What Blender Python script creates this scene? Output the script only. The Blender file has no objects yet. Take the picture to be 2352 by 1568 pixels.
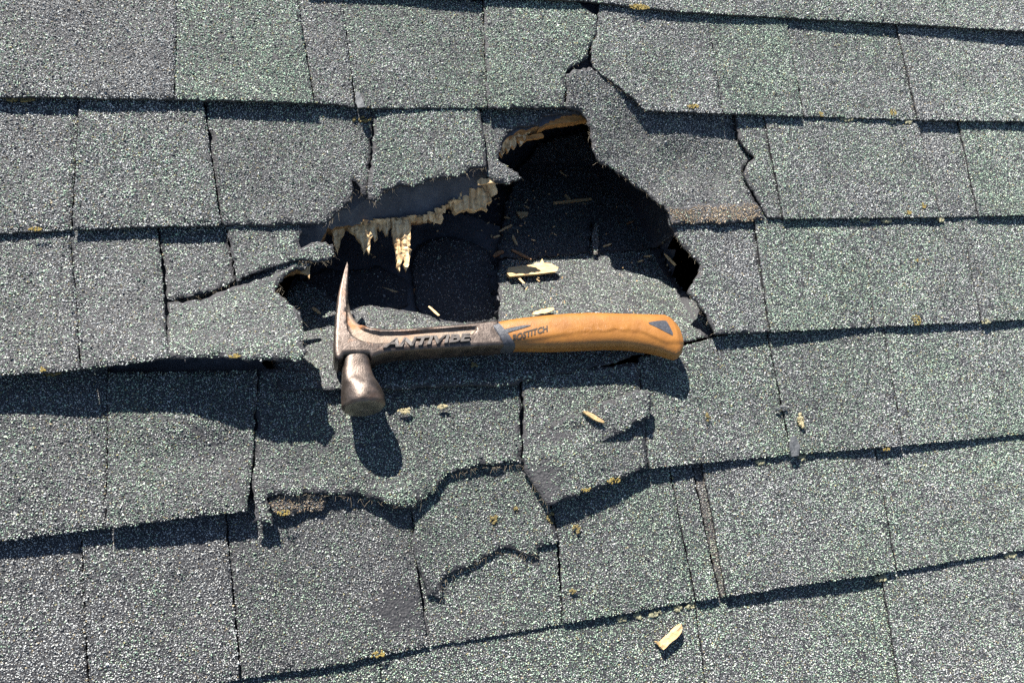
import bpy, math, random
import numpy as np
from mathutils import Matrix, Vector
from mathutils.geometry import delaunay_2d_cdt

random.seed(7); RNG = np.random.default_rng(11)
scene = bpy.context.scene
COL = scene.collection
PITCH = math.radians(22)
ROOF = Matrix.Rotation(PITCH, 4, 'X')          # roof plane frame: x along the courses, y up the slope, z off the roof

# ------------------------------------------------------------------ camera
W, H, F = 2352.0, 1568.0, 1850.0
CC = np.array([0.0, -0.3140214, 0.81430966])
CR = np.array([[0.96065355, 0.05383565, -0.27248206],
               [-0.11325461, 0.97169891, -0.2073032],
               [0.25361022, 0.23000641, 0.93956315]])
cam = bpy.data.cameras.new('camera')
cam.sensor_width = 36; cam.sensor_fit = 'HORIZONTAL'; cam.lens = 36 * F / W
cam.clip_start = 0.02; cam.clip_end = 500
camo = bpy.data.objects.new('camera', cam); COL.objects.link(camo)
m = Matrix.Identity(4)
for i in range(3):
    for j in range(3): m[i][j] = CR[i][j]
    m[i][3] = CC[i]
camo.matrix_world = ROOF @ m
scene.camera = camo

# ------------------------------------------------------------------ light
SUN_EL, SUN_AZ = math.radians(31), math.radians(17)     # measured against the roof plane
sdir = Vector((-math.sin(SUN_AZ) * math.cos(SUN_EL), math.cos(SUN_AZ) * math.cos(SUN_EL), math.sin(SUN_EL)))
wdir = (ROOF.to_3x3() @ sdir).normalized()
sun = bpy.data.lights.new('sun', 'SUN'); sun.energy = 5.0; sun.angle = math.radians(0.5); sun.color = (1.0, 0.955, 0.88)
suno = bpy.data.objects.new('sun', sun); COL.objects.link(suno)
suno.rotation_euler = wdir.to_track_quat('Z', 'Y').to_euler()
world = bpy.data.worlds.new('World'); scene.world = world; world.use_nodes = True
wn = world.node_tree
bg = wn.nodes['Background']; sky = wn.nodes.new('ShaderNodeTexSky'); sky.sky_type = 'NISHITA'; sky.sun_disc = False
sky.sun_elevation = math.asin(wdir.z); sky.sun_rotation = math.atan2(wdir.x, wdir.y)
sky.dust_density = 0.4; sky.ozone_density = 2.0
wn.links.new(sky.outputs[0], bg.inputs[0]); bg.inputs[1].default_value = 0.055
vs = scene.view_settings; vs.view_transform = 'Standard'; vs.look = 'None'; vs.gamma = 1; vs.exposure = 1.7; vs.use_curve_mapping = False
try: scene.cycles.use_denoising = False
except Exception: pass
scene.cycles.max_bounces = 5

# ------------------------------------------------------------------ picture point -> roof point
def unproj(p, z):
    p = np.asarray(p, float).reshape(-1, 2)
    d = np.stack([(p[:, 0] - W / 2) / F, -(p[:, 1] - H / 2) / F, -np.ones(len(p))], 1) @ CR.T
    t = (z - CC[2]) / d[:, 2]
    return (CC + d * t[:, None])
def project(x):
    d = (x - CC) @ CR
    return np.stack([W / 2 + F * d[:, 0] / -d[:, 2], H / 2 - F * d[:, 1] / -d[:, 2]], 1)
def trace(p, hf):
    p = np.asarray(p, float).reshape(-1, 2); z = np.zeros(len(p))
    for _ in range(8):
        q = unproj(p, z); z = 0.5 * z + 0.5 * hf(q[:, 0], q[:, 1])
    return unproj(p, z)[:, :2]
def tr1(x, y, z=0.0): return unproj([(x, y)], z)[0]

# ------------------------------------------------------------------ materials
def newmat(name):
    mt = bpy.data.materials.new(name); mt.use_nodes = True
    nt = mt.node_tree; return mt, nt, nt.nodes['Principled BSDF']
def N(nt, t, **kw):
    n = nt.nodes.new(t)
    for k, v in kw.items(): setattr(n, k, v)
    return n
def ramp(nt, stops, mode='LINEAR'):
    r = N(nt, 'ShaderNodeValToRGB'); e = r.color_ramp; e.interpolation = mode
    while len(e.elements) < len(stops): e.elements.new(0.5)
    for el, (p, c) in zip(e.elements, stops):
        el.position = p; el.color = (*c, 1) if len(c) == 3 else c
    return r
def mixc(nt, a, b, f, mode='MIX'):
    mx = N(nt, 'ShaderNodeMix', data_type='RGBA', blend_type=mode)
    for sock, v in ((mx.inputs[6], a), (mx.inputs[7], b), (mx.inputs[0], f)):
        if hasattr(v, 'is_output'): nt.links.new(v, sock)
        else: sock.default_value = v if not isinstance(v, tuple) else (*v, 1)
    return mx.outputs[2]
def mth(nt, op, a, b=0.0, c=0.0):
    n = N(nt, 'ShaderNodeMath', operation=op)
    for s, v in zip(n.inputs, (a, b, c)):
        if hasattr(v, 'is_output'): nt.links.new(v, s)
        else: s.default_value = v
    return n.outputs[0]
def noise(nt, co, scale, detail=3, rough=.55, dist=0):
    n = N(nt, 'ShaderNodeTexNoise'); n.inputs['Scale'].default_value = scale; n.inputs['Detail'].default_value = detail
    n.inputs['Roughness'].default_value = rough; n.inputs['Distortion'].default_value = dist
    nt.links.new(co, n.inputs['Vector']); return n.outputs['Fac']
def bump(nt, hgt, dist, strength=1.0):
    b = N(nt, 'ShaderNodeBump'); b.inputs['Distance'].default_value = dist; b.inputs['Strength'].default_value = strength
    nt.links.new(hgt, b.inputs['Height']); return b.outputs[0]

def granule_material():
    mt, nt, bs = newmat('granule'); L = nt.links.new
    geo = N(nt, 'ShaderNodeNewGeometry'); rnd = geo.outputs['Random Per Island']
    oi = N(nt, 'ShaderNodeObjectInfo'); sp = N(nt, 'ShaderNodeSeparateColor'); L(oi.outputs['Color'], sp.inputs[0])
    tc = N(nt, 'ShaderNodeTexCoord')
    grey = ramp(nt, [(0, (.040, .043, .048)), (.20, (.13, .138, .145)), (.40, (.27, .28, .285)), (.62, (.42, .43, .42)), (.85, (.55, .55, .52)), (.965, (.30, .25, .16))], 'CONSTANT')
    green = ramp(nt, [(0, (.034, .048, .042)), (.2, (.11, .165, .13)), (.40, (.23, .33, .245)), (.62, (.37, .475, .36)), (.85, (.55, .62, .49)), (.955, (.28, .26, .13))], 'CONSTANT')
    L(rnd, grey.inputs[0]); L(rnd, green.inputs[0])
    r2 = mth(nt, 'FRACT', mth(nt, 'MULTIPLY', rnd, 917.37))
    n1 = noise(nt, tc.outputs['Object'], 9, 2)
    gf = mth(nt, 'ADD', mth(nt, 'ADD', sp.outputs[0], .0), mth(nt, 'MULTIPLY', mth(nt, 'SUBTRACT', n1, .5), 1.45))
    pick = mth(nt, 'LESS_THAN', r2, gf)
    c = mixc(nt, grey.outputs[0], green.outputs[0], pick)
    tan = mixc(nt, c, (.36, .25, .13), mth(nt, 'MULTIPLY', sp.outputs[1], mth(nt, 'GREATER_THAN', r2, .25)))
    # weathering: darker bands of old dirt and algae; per-shingle tone also carries painted shade
    n2 = noise(nt, tc.outputs['Object'], 23, 4)
    n3 = noise(nt, tc.outputs['Object'], 5.5, 3)
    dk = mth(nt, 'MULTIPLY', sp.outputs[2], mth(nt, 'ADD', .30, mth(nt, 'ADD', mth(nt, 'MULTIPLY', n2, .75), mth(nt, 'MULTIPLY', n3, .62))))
    dirt_shade = N(nt, 'ShaderNodeMix', data_type='RGBA', blend_type='MULTIPLY'); dirt_shade.inputs[0].default_value = 1
    cm = N(nt, 'ShaderNodeCombineColor')
    for i in range(3): L(dk, cm.inputs[i])
    L(tan, dirt_shade.inputs[6]); L(cm.outputs[0], dirt_shade.inputs[7]); L(dirt_shade.outputs[2], bs.inputs['Base Color'])
    bs.inputs['Roughness'].default_value = .62; bs.inputs['Specular IOR Level'].default_value = .45
    return mt
def asphalt_material(name='asphalt', rough_scale=420, col=((.010, .010, .012), (.034, .033, .036)), speck=True):
    mt, nt, bs = newmat(name); tc = N(nt, 'ShaderNodeTexCoord'); co = tc.outputs['Object']
    v = N(nt, 'ShaderNodeTexVoronoi'); v.inputs['Scale'].default_value = rough_scale; nt.links.new(co, v.inputs['Vector'])
    r = ramp(nt, [(0, col[0]), (1, col[1])]); nt.links.new(noise(nt, co, 60, 5), r.inputs[0])
    c = r.outputs[0]
    nt.links.new(c, bs.inputs['Base Color'])
    nt.links.new(bump(nt, mth(nt, 'ADD', v.outputs['Distance'], noise(nt, co, 150, 4)), .0008), bs.inputs['Normal'])
    bs.inputs['Roughness'].default_value = .75
    return mt
def felt_material():
    mt, nt, bs = newmat('felt'); tc = N(nt, 'ShaderNodeTexCoord'); co = tc.outputs['Object']
    n1 = noise(nt, co, 35, 6, .65); r = ramp(nt, [(.3, (.018, .018, .022)), (.55, (.045, .046, .052)), (.72, (.085, .085, .09))])
    nt.links.new(n1, r.inputs[0])
    n2 = noise(nt, co, 260, 3); r2 = ramp(nt, [(.66, (0, 0, 0)), (.70, (1, 1, 1))]); nt.links.new(n2, r2.inputs[0])
    n3 = noise(nt, co, 20, 2); r3 = ramp(nt, [(.5, (0, 0, 0)), (.62, (1, 1, 1))]); nt.links.new(n3, r3.inputs[0])
    c = mixc(nt, r.outputs[0], (.20, .20, .20), mth(nt, 'MULTIPLY', mth(nt, 'MULTIPLY', r2.outputs[0], r3.outputs[0]), .55))
    nt.links.new(c, bs.inputs['Base Color']); bs.inputs['Roughness'].default_value = .6
    nt.links.new(bump(nt, noise(nt, co, 400, 3), .0006), bs.inputs['Normal'])
    return mt
def wood_material(name, dark, mid, light, grain=(1, .12, 1), scale=260, rough=.7):
    mt, nt, bs = newmat(name); tc = N(nt, 'ShaderNodeTexCoord')
    mp = N(nt, 'ShaderNodeMapping'); mp.inputs['Scale'].default_value = grain; nt.links.new(tc.outputs['Object'], mp.inputs[0])
    n1 = noise(nt, mp.outputs[0], scale, 5, .6, .4); r = ramp(nt, [(.28, dark), (.5, mid), (.72, light)]); nt.links.new(n1, r.inputs[0])
    oi = N(nt, 'ShaderNodeNewGeometry')
    c = mixc(nt, r.outputs[0], dark, mth(nt, 'MULTIPLY', mth(nt, 'POWER', oi.outputs['Random Per Island'], 2.0), .5))
    nt.links.new(c, bs.inputs['Base Color']); bs.inputs['Roughness'].default_value = rough
    nt.links.new(bump(nt, n1, .0012), bs.inputs['Normal'])
    return mt
def plain(name, col, rough=.6, metal=0.0, nscale=0, amt=.3, bmp=0.0):
    mt, nt, bs = newmat(name); bs.inputs['Roughness'].default_value = rough; bs.inputs['Metallic'].default_value = metal
    tc = N(nt, 'ShaderNodeTexCoord')
    if nscale:
        n1 = noise(nt, tc.outputs['Object'], nscale, 5, .6)
        r = ramp(nt, [(.25, tuple(c * (1 - amt) for c in col)), (.75, tuple(min(1, c * (1 + amt)) for c in col))]); nt.links.new(n1, r.inputs[0])
        nt.links.new(r.outputs[0], bs.inputs['Base Color'])
        if bmp: nt.links.new(bump(nt, n1, bmp), bs.inputs['Normal'])
    else: bs.inputs['Base Color'].default_value = (*col, 1)
    return mt
M_GRAN = granule_material(); M_ASPH = asphalt_material(); M_FELT = felt_material()
M_WOOD = wood_material('splintered_wood', (.22, .12, .05), (.52, .35, .17), (.74, .57, .35))
M_LITW = wood_material('lit_splinter_wood', (.34, .20, .085), (.66, .46, .24), (.86, .68, .44))  # brighter copy of splinter wood; light on the upper comb put into its colour
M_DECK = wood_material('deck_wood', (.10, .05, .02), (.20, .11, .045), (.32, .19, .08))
M_FIBRE = plain('glass_fibre', (.30, .25, .18), .6)
M_LICH_Y = plain('yellow_lichen', (.19, .14, .035), .9, 0, 500, .45, .001)
M_LICH_P = plain('pale_lichen', (.21, .20, .125), .9, 0, 400, .45, .001)
M_MOSS = plain('moss', (.13, .10, .035), .9, 0, 500, .5, .001)

# ------------------------------------------------------------------ mesh helpers
def inside(poly, pts):
    x, y = pts[:, 0], pts[:, 1]; r = np.zeros(len(pts), bool); n = len(poly)
    for i in range(n):
        x0, y0 = poly[i]; x1, y1 = poly[(i + 1) % n]
        c = ((y0 > y) != (y1 > y))
        if y1 != y0: r ^= c & (x < (x1 - x0) * (y - y0) / (y1 - y0) + x0)
    return r
def roughen(poly, step, amp, seed=0):
    rg = np.random.default_rng(seed); out = []
    poly = np.asarray(poly); n = len(poly)
    for i in range(n):
        a, b = poly[i], poly[(i + 1) % n]; d = b - a; l = np.hypot(*d)
        k = max(1, int(l / step)); nn = np.array([-d[1], d[0]]) / max(l, 1e-9)
        for j in range(k):
            out.append(a + d * j / k + nn * rg.normal(0, amp) * (0.4 if j == 0 else 1))
    return np.array(out)
def fill(poly, spacing, holes=(), seed=0):
    """triangulate polygon (minus holes) with interior points -> pts, tris, outer loop indices"""
    poly = np.asarray(poly); lo, hi = poly.min(0), poly.max(0)
    gx = np.arange(lo[0] + spacing * .5, hi[0], spacing); gy = np.arange(lo[1] + spacing * .5, hi[1], spacing)
    pts = [tuple(p) for p in poly]; edges = [(i, (i + 1) % len(poly)) for i in range(len(poly))]
    for h in holes:
        b = len(pts); pts += [tuple(p) for p in h]; edges += [(b + i, b + (i + 1) % len(h)) for i in range(len(h))]
    if len(gx) and len(gy):
        g = np.stack(np.meshgrid(gx, gy), -1).reshape(-1, 2)
        g = g + np.random.default_rng(seed).uniform(-.2, .2, g.shape) * spacing
        k = inside(poly, g)
        for h in holes: k &= ~inside(h, g)
        # keep clear of the outline
        g = g[k]
        if len(g):
            d = np.min(np.hypot(g[:, None, 0] - poly[None, :, 0], g[:, None, 1] - poly[None, :, 1]), 1)
            g = g[d > spacing * .3]
        pts += [tuple(p) for p in g]
    vs_, es, fs, ov, oe, of = delaunay_2d_cdt([Vector(p) for p in pts], edges, [], 0, 1e-7)
    P = np.array([(v.x, v.y) for v in vs_]); T = np.array([f for f in fs if len(f) == 3])
    c = P[T].mean(1); k = inside(poly, c)
    for h in holes: k &= ~inside(h, c)
    T = T[k]
    a = P[T]; ar = (a[:, 1, 0] - a[:, 0, 0]) * (a[:, 2, 1] - a[:, 0, 1]) - (a[:, 1, 1] - a[:, 0, 1]) * (a[:, 2, 0] - a[:, 0, 0])
    T[ar < 0] = T[ar < 0][:, ::-1]
    return P, T
def bnd_edges(T):
    cnt = {}
    for t in T:
        for i in range(3):
            e = (t[i], t[(i + 1) % 3]); cnt[e] = 1
    return [e for e in cnt if (e[1], e[0]) not in cnt]
def link(name, me, parent=None, matrix=None):
    o = bpy.data.objects.new(name, me); COL.objects.link(o)
    if parent is not None:
        o.parent = parent; o.matrix_parent_inverse = Matrix.Translation(-Vector(parent['_o'])) if '_o' in parent else Matrix.Identity(4)
    else: o.matrix_world = matrix if matrix is not None else ROOF
    return o
def mesh(name, verts, faces, mats, mi=None, smooth=None):
    me = bpy.data.meshes.new(name)
    me.from_pydata([tuple(v) for v in verts], [], [tuple(int(i) for i in f) for f in faces])
    for mt in (mats if isinstance(mats, (list, tuple)) else [mats]): me.materials.append(mt)
    if mi is not None: me.polygons.foreach_set('material_index', np.asarray(mi, dtype=np.int32))
    if smooth is not None: me.polygons.foreach_set('use_smooth', np.full(len(me.polygons), smooth))
    me.update(); return me
def tag(o, label, cat, group=None):
    o['label'] = label; o['category'] = cat
    if group: o['group'] = group
    return o
def empty(name, loc, label=None, cat=None, group=None):
    o = bpy.data.objects.new(name, None); COL.objects.link(o)
    o.matrix_world = ROOF @ Matrix.Translation(loc); o['_o'] = loc; o['kind'] = 'thing'
    if label: tag(o, label, cat, group)
    return o

VMARG = 140
def in_view(p):
    q = project(p); return (q[:, 0] > -VMARG) & (q[:, 0] < W + VMARG) & (q[:, 1] > -VMARG) & (q[:, 1] < H + VMARG)
def slab_with_granules(name, poly, hf, thick, parent, color=(.4, 0, 1, 1), cell=.00145, amp=.0004, bald=None, cover=.95, step=.004, seed=1,
                       spacing=.008, vmax=None, top=None, gsize=1.0, extra_mats=(), loose=False):
    torn = amp >= .0007
    if torn: poly = roughen(roughen(poly, .012, amp * 1.3, seed + 7), .0035, amp, seed)
    else: poly = roughen(poly, step, amp, seed)
    P, T = fill(poly, spacing, seed=seed)
    z = hf(P[:, 0], P[:, 1]); n = len(P)
    be = bnd_edges(T)
    V = np.concatenate([np.c_[P, z], np.c_[P, z - thick]])
    quads = np.array([(b, a, a + n, b + n) for a, b in be])
    # granules
    lo, hi = poly.min(0), poly.max(0)
    gx = np.arange(lo[0], hi[0], cell); gy = np.arange(lo[1], hi[1], cell * .9)
    gv = np.zeros((0, 3)); ng = 0
    if len(gx) and len(gy) and cover > 0:
        rg = np.random.default_rng(seed + 100)
        g = np.stack(np.meshgrid(gx, gy), -1).reshape(-1, 2)
        g = g + rg.uniform(-.5, .5, g.shape) * cell
        k = rg.random(len(g)) < cover
        if vmax is not None: k &= g[:, 1] < vmax
        g = g[k]; g = g[in_view(np.c_[g, np.zeros(len(g))])]
        g = g[inside(poly, g)]
        if bald is not None and len(g): g = g[rg.random(len(g)) > bald(g[:, 0], g[:, 1])]
        if torn and len(g):
            a_ = poly; b_ = np.roll(poly, -1, 0); best = np.full(len(g), 9.0)
            for p0, p1 in zip(a_, b_):
                d = p1 - p0; t = np.clip(((g - p0) @ d) / (d @ d + 1e-15), 0, 1); q = g - p0 - t[:, None] * d; best = np.minimum(best, q[:, 0] ** 2 + q[:, 1] ** 2)
            best = np.sqrt(best); wd = .0022 + .0022 * np.sin(g[:, 0] * 170 + seed) * np.sin(g[:, 1] * 210 + 2) + .0012 * np.sin(g[:, 0] * 640)
            g = g[rg.random(len(g)) > .85 * (best < wd)]
        ng = len(g)
        if ng:
            r = np.clip(rg.lognormal(math.log(.00076), .25, ng), .0005, .0019) * gsize
            th0 = rg.uniform(0, 2 * np.pi, ng)[:, None] + np.array([0, 2.094, 4.189])[None] + rg.normal(0, .3, (ng, 3))
            el = rg.uniform(.8, 1.3, ng)[:, None]
            rb = r[:, None] * rg.uniform(.85, 1.35, (ng, 3)); rt = r[:, None] * rg.uniform(.3, .85, (ng, 3))
            ht = r[:, None] * rg.uniform(.25, 1.35, (ng, 3)) * rg.uniform(.6, 1.2, ng)[:, None]
            xb = g[:, 0:1] + rb * np.cos(th0) * el; yb = g[:, 1:2] + rb * np.sin(th0) / el
            xt = g[:, 0:1] + rt * np.cos(th0 + .3) * el; yt = g[:, 1:2] + rt * np.sin(th0 + .3) / el
            gv = np.empty((ng, 6, 3))
            gv[:, :3, 0] = xb; gv[:, :3, 1] = yb; gv[:, 3:, 0] = xt; gv[:, 3:, 1] = yt
            zz = hf(gv[:, :, 0].ravel(), gv[:, :, 1].ravel()).reshape(ng, 6)
            gv[:, :3, 2] = zz[:, :3] - .0003; gv[:, 3:, 2] = zz[:, 3:] + ht
            gv = gv.reshape(-1, 3)
    nb = len(V); allv = np.concatenate([V, gv]).astype(np.float32)
    tris = [T, (T + n)[:, ::-1]]
    base_q = quads if len(quads) else np.zeros((0, 4), int)
    b6 = nb + np.arange(ng)[:, None] * 6
    gq = np.concatenate([b6 + np.array([0, 1, 4, 3]), b6 + np.array([1, 2, 5, 4]), b6 + np.array([2, 0, 3, 5])]) if ng else np.zeros((0, 4), int)
    gt = b6 + np.array([3, 4, 5]) if ng else np.zeros((0, 3), int)
    tri = np.concatenate([tris[0], tris[1], gt]); quad = np.concatenate([base_q, gq])
    me = bpy.data.meshes.new(name)
    me.vertices.add(len(allv)); me.vertices.foreach_set('co', allv.ravel())
    loops = np.concatenate([tri.ravel(), quad.ravel()]).astype(np.int32)
    me.loops.add(len(loops)); me.loops.foreach_set('vertex_index', loops)
    starts = np.concatenate([np.arange(len(tri)) * 3, len(tri) * 3 + np.arange(len(quad)) * 4]).astype(np.int32)
    me.polygons.add(len(starts)); me.polygons.foreach_set('loop_start', starts)
    mi = np.concatenate([np.zeros(len(T) * 2), np.ones(len(gt)), np.zeros(len(base_q)), np.ones(len(gq))]).astype(np.int32)
    me.materials.append(M_ASPH); me.materials.append(M_GRAN)
    me.polygons.foreach_set('material_index', mi)
    me.update(calc_edges=True); me.validate()
    o = link(name, me, parent); o.color = color
    return o

# ------------------------------------------------------------------ roof surfaces
S, TK, LOW, THK = .143, .0065, -.0036, .0032
BUTT = {2: [(-500, -140), (680, -30), (1130, -8), (1350, 3), (1568, 28), (2035, 53), (2352, 72), (2700, 88)],
        1: [(-500, 205), (0, 222), (400, 228), (600, 232), (784, 240), (835, 249), (1284, 247), (1480, 254), (1668, 261), (1900, 269), (2115, 276), (2201, 277), (2352, 279), (2700, 286)],
        0: [(-500, 548), (0, 537), (300, 522), (505, 518), (750, 514), (1530, 500), (1765, 503), (2168, 499), (2352, 494), (2700, 487)],
        -1: [(-500, 905), (0, 862), (140, 853), (280, 838), (388, 822), (690, 828), (1568, 779), (1768, 762), (2115, 746), (2352, 734), (2700, 716)],
        -2: [(-500, 1300), (0, 1243), (250, 1212), (480, 1182), (640, 1178), (1195, 1140), (1471, 1076), (1568, 1068), (1815, 1044), (2035, 1027), (2352, 997), (2700, 966)],
        -3: [(-500, 1740), (100, 1640), (547, 1560), (784, 1525), (870, 1505), (1184, 1452), (1568, 1385), (2035, 1315), (2352, 1262), (2700, 1205)],
        -4: [(-900, 2350), (437, 1982), (1435, 1768), (2191, 1605), (2900, 1450)]}
LIFT = {k: ([-500, 2700], [0.0, 0.0]) for k in BUTT}
LIFT[-1] = ([-500, 0, 215, 345, 388, 1500, 1640, 1768, 2000, 2700], [.013, .0145, .020, .0275, .032, .004, .006, .004, .0, .0])
LIFT[-2] = ([-500, 0, 260, 440, 590, 700, 1195, 1260, 1450, 1560, 1800, 2700], [.003, .003, .006, .011, .010, .002, .002, .007, .007, .003, 0, 0])
LIFT[0] = ([-500, 0, 300, 700, 1500, 2700], [0, .001, .001, 0, 0, 0])
LIFT[1] = ([-500, 300, 650, 830, 900, 1480, 1700, 2700], [0, 0, .002, .003, 0, 0, .001, 0])
LIFT[2] = ([-500, 2000, 2200, 2352, 2700], [0, 0, .004, .006, 0])
LIFTU = {k: (np.array([tr1(x, np.interp(x, *zip(*BUTT[k])))[0] for x in LIFT[k][0]]), np.array(LIFT[k][1])) for k in BUTT}
BUMPS = []            # (u, v, ru, rv, dz) local dents and swells on all courses
def wav(u, v):
    return .0007 * np.sin(u * 21 + v * 9 + 1) + .0006 * np.sin(u * 47 - v * 31) + .0004 * np.sin(v * 83 + u * 12 + 2)
def course_h(k, lev=0.0, ctrl=None):
    lu, lz = LIFTU[k]
    def hf(u, v):
        f = (v - k * S) / S
        li = np.interp(u, lu, lz)
        z = TK * (1 - f) + lev + li * np.clip(1 - f, 0, 1.2) ** 1.7 + wav(u, v + k) * np.clip(1.15 - f, 0, 1)
        for (k_, bu, bv, ru, rv, dz) in BUMPS:
            if k_ == k: z = z + dz * np.exp(-((u - bu) / ru) ** 2 - ((v - bv) / rv) ** 2)
        return z
    return hf
def ctrl_h(pts, power=2.2, smooth=.012):
    """surface through scattered heights: (picture x, picture y, height in mm)"""
    C = np.array([[*tr1(x, y, z / 1000)[:2], z / 1000] for x, y, z in pts])
    def hf(u, v):
        u = np.asarray(u, float); v = np.asarray(v, float)
        d2 = (u[..., None] - C[:, 0]) ** 2 + (v[..., None] - C[:, 1]) ** 2 + smooth ** 2
        w = d2 ** (-power / 2 * 1.3)
        return (w * C[:, 2]).sum(-1) / w.sum(-1) + wav(u, v) * .6
    return hf

ROOFT = empty('shingle_roof', (.3, 0, 0), 'weathered grey green asphalt shingle roof torn open around a splintered hole', 'roof')
SEED = [10]; o_h = {}
def bald_noise(amount):
    def f(u, v):
        n = np.sin(u * 61 + 3 * np.sin(v * 47)) * np.sin(v * 71 + 2 * np.sin(u * 53)) + .5 * np.sin(u * 190 + v * 33) * np.sin(v * 170)
        return np.clip((n - .95) * 2.2, 0, amount)
    return f
def tab(k, left, right, lev=0.0, green=.4, dark=1.0, tan=0.0, bottom=None, hf=None, amp=.0004, label=None, top=None, bald=None, cover=.95, gap=.00005, thick=None, tear=False, gsize=1.0):
    hf = hf or course_h(k, lev)
    bx, by = zip(*BUTT[k])
    def ups(pl):                    # carry a side line up under the course above
        a, b = trace([pl[0], pl[1]], hf) if len(pl) > 1 else (None, None)
        d = (a - b) / np.hypot(*(a - b)); return a + d * .022
    L = trace(left, hf); R = trace(right, hf)
    if bottom is None:
        x0, x1 = left[-1][0], right[0][0]
        xs = [x0 + 1] + [x for x in np.linspace(x0, x1, max(3, int((x1 - x0) / 40)))[1:-1]] + [x1 - 1]
        bottom = [(x, np.interp(x, bx, by)) for x in xs]
        L = L[:-1] if len(left) > 1 and abs(left[-1][1] - bottom[0][1]) < 40 else L
        R = R[1:] if len(right) > 1 and abs(right[0][1] - bottom[-1][1]) < 40 else R
    B = trace(bottom, hf) if len(bottom) else np.zeros((0, 2))
    g = np.array([gap, 0])
    pts = []
    if top is None:
        pts += [ups(left) + g]
    pts += list(L + g) + list(B) + list(R - g)
    if top is None: pts += [ups(right[::-1]) - g]
    else: pts += list(trace(top, hf)) if len(top) else []
    SEED[0] += 1
    nm = 'shingle'
    o = slab_with_granules(nm, np.array(pts), hf, thick or THK, ROOFT, (green, tan, dark, 1), amp=amp, seed=SEED[0], bald=bald or bald_noise(.5),
                           cover=cover, vmax=(k + 1) * S + .012 if top is None else None, gsize=gsize)
    if label: o['label'] = label
    o_h[o.name] = hf
    return o

def bald_line(*lines, w=.0022):
    Ls = [np.array([tr1(x, y)[:2] for x, y in l]) for l in lines]
    def f(u, v):
        g = np.c_[u, v]; best = np.full(len(g), 9.0)
        for l in Ls:
            for p0, p1 in zip(l[:-1], l[1:]):
                d = p1 - p0; t = np.clip(((g - p0) @ d) / (d @ d), 0, 1); best = np.minimum(best, np.hypot(*(g - p0 - t[:, None] * d).T))
        return .85 * (best < w * (.7 + .6 * np.sin(u * 420) * np.sin(v * 390)))
    return f
BL_E2 = bald_line([(372, 958), (440, 982), (470, 1002), (500, 1024)], [(513, 1045), (540, 1100), (566, 1168)])
OUT_L, OUT_R = -420, 2640
# --- course two rows above the hole (top right corner)
tab(2, [(-400, -400), (-400, -130)], [(700, -30), (690, -350)], LOW, .4)
tab(2, [(690, -350), (700, -30)], [(1340, 3), (1320, -300)], 0, .5)
tab(2, [(1320, -300), (1340, 3)], [(2031, 52), (2005, -120)], 0, .35)
tab(2, [(2005, -120), (2031, 52)], [(2190, 61), (2150, -100)], -.001, .55)
tab(2, [(2150, -100), (2190, 61)], [(2680, 86), (2640, -60)], 0, .4)
# --- course 1 (lower edge above the hole)
tab(1, [(OUT_L, -150), (OUT_L, 207)], [(400, 228), (407, 0)], 0, .12, .95)
tab(1, [(408, 0), (401, 228)], [(722, 236), (683, 0)], 0, .85, 1.05, gap=.0001)
tab(1, [(683, 0), (723, 236)], [(816, 246), (786, 0)], LOW, .3, .95)
tab(1, [(788, 10), (819, 247)], [(1121, 248), (1110, 40)], LOW, .6, .95)
T_JAG = tab(1, [(1110, 20), (1121, 248)], [(1297, 247), (1299, 165), (1318, 151), (1350, 133), (1351, 110), (1364, 90), (1373, 70), (1371, 40), (1324, 5)], 0, .75, 1.1,
    amp=.0007, top=[(1324, -20), (1112, -28)], label='shingle broken off along a jagged tear above the hole')
T_CORN = tab(1, [(1375, 20), (1372, 75), (1356, 118), (1361, 153), (1385, 174), (1420, 198), (1455, 226), (1482, 254)], [(1661, 260), (1630, 60)], 0, .4, 1.0,
    top=[(1625, 5), (1380, -20)], amp=.0006, label='shingle with a torn lower left corner')
tab(1, [(1631, 60), (1662, 260)], [(1845, 267), (1808, 60)], 0, .7)
tab(1, [(1809, 60), (1846, 267)], [(2108, 275), (2062, 72)], LOW, .4, .95)
tab(1, [(2063, 72), (2109, 275)], [(2660, 285), (2600, 90)], 0, .3, 1.05)
# --- course 0 (the row the hole starts in)
tab(0, [(OUT_L, 210), (OUT_L, 546)], [(165, 531), (180, 250)], LOW, .2)
tab(0, [(181, 250), (166, 531)], [(508, 518), (470, 255)], 0, .3, 1.05)
T_RAG = tab(0, [(473, 260), (510, 518)], [(752, 514), (757, 505), (784, 480), (804, 460), (812, 432), (807, 413), (817, 416), (827, 440), (841, 455), (845, 440), (857, 262)], LOW, .4, .95,
    amp=.0008, top=[(857, 225), (470, 215)], bottom=[(520, 517), (640, 516), (740, 514)], label='shingle with a ragged right corner beside the splintered edge')
T_SNAP = tab(0, [(859, 265), (846, 440), (843, 457), (861, 464), (874, 457), (881, 437), (917, 427), (951, 428), (984, 413), (1034, 405), (1067, 399), (1077, 388), (1118, 382)],
    [(1103, 262)], 0, .6, 1.08, bottom=[], top=[(1100, 225), (857, 230)], amp=.0009, label='shingle snapped off along its lower edge above the black felt')
T_SCRAP = tab(0, [(1104, 262), (1120, 383), (1112, 398), (1140, 421), (1185, 416), (1199, 408), (1170, 385), (1147, 370), (1144, 350), (1150, 334), (1165, 306), (1190, 290), (1238, 288), (1246, 266)],
    [(1344, 258)], LOW - .004, .3, .85, bottom=[], top=[(1340, 232), (1104, 232)], amp=.001, label='shaded shingle scrap at the top of the hole')
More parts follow.
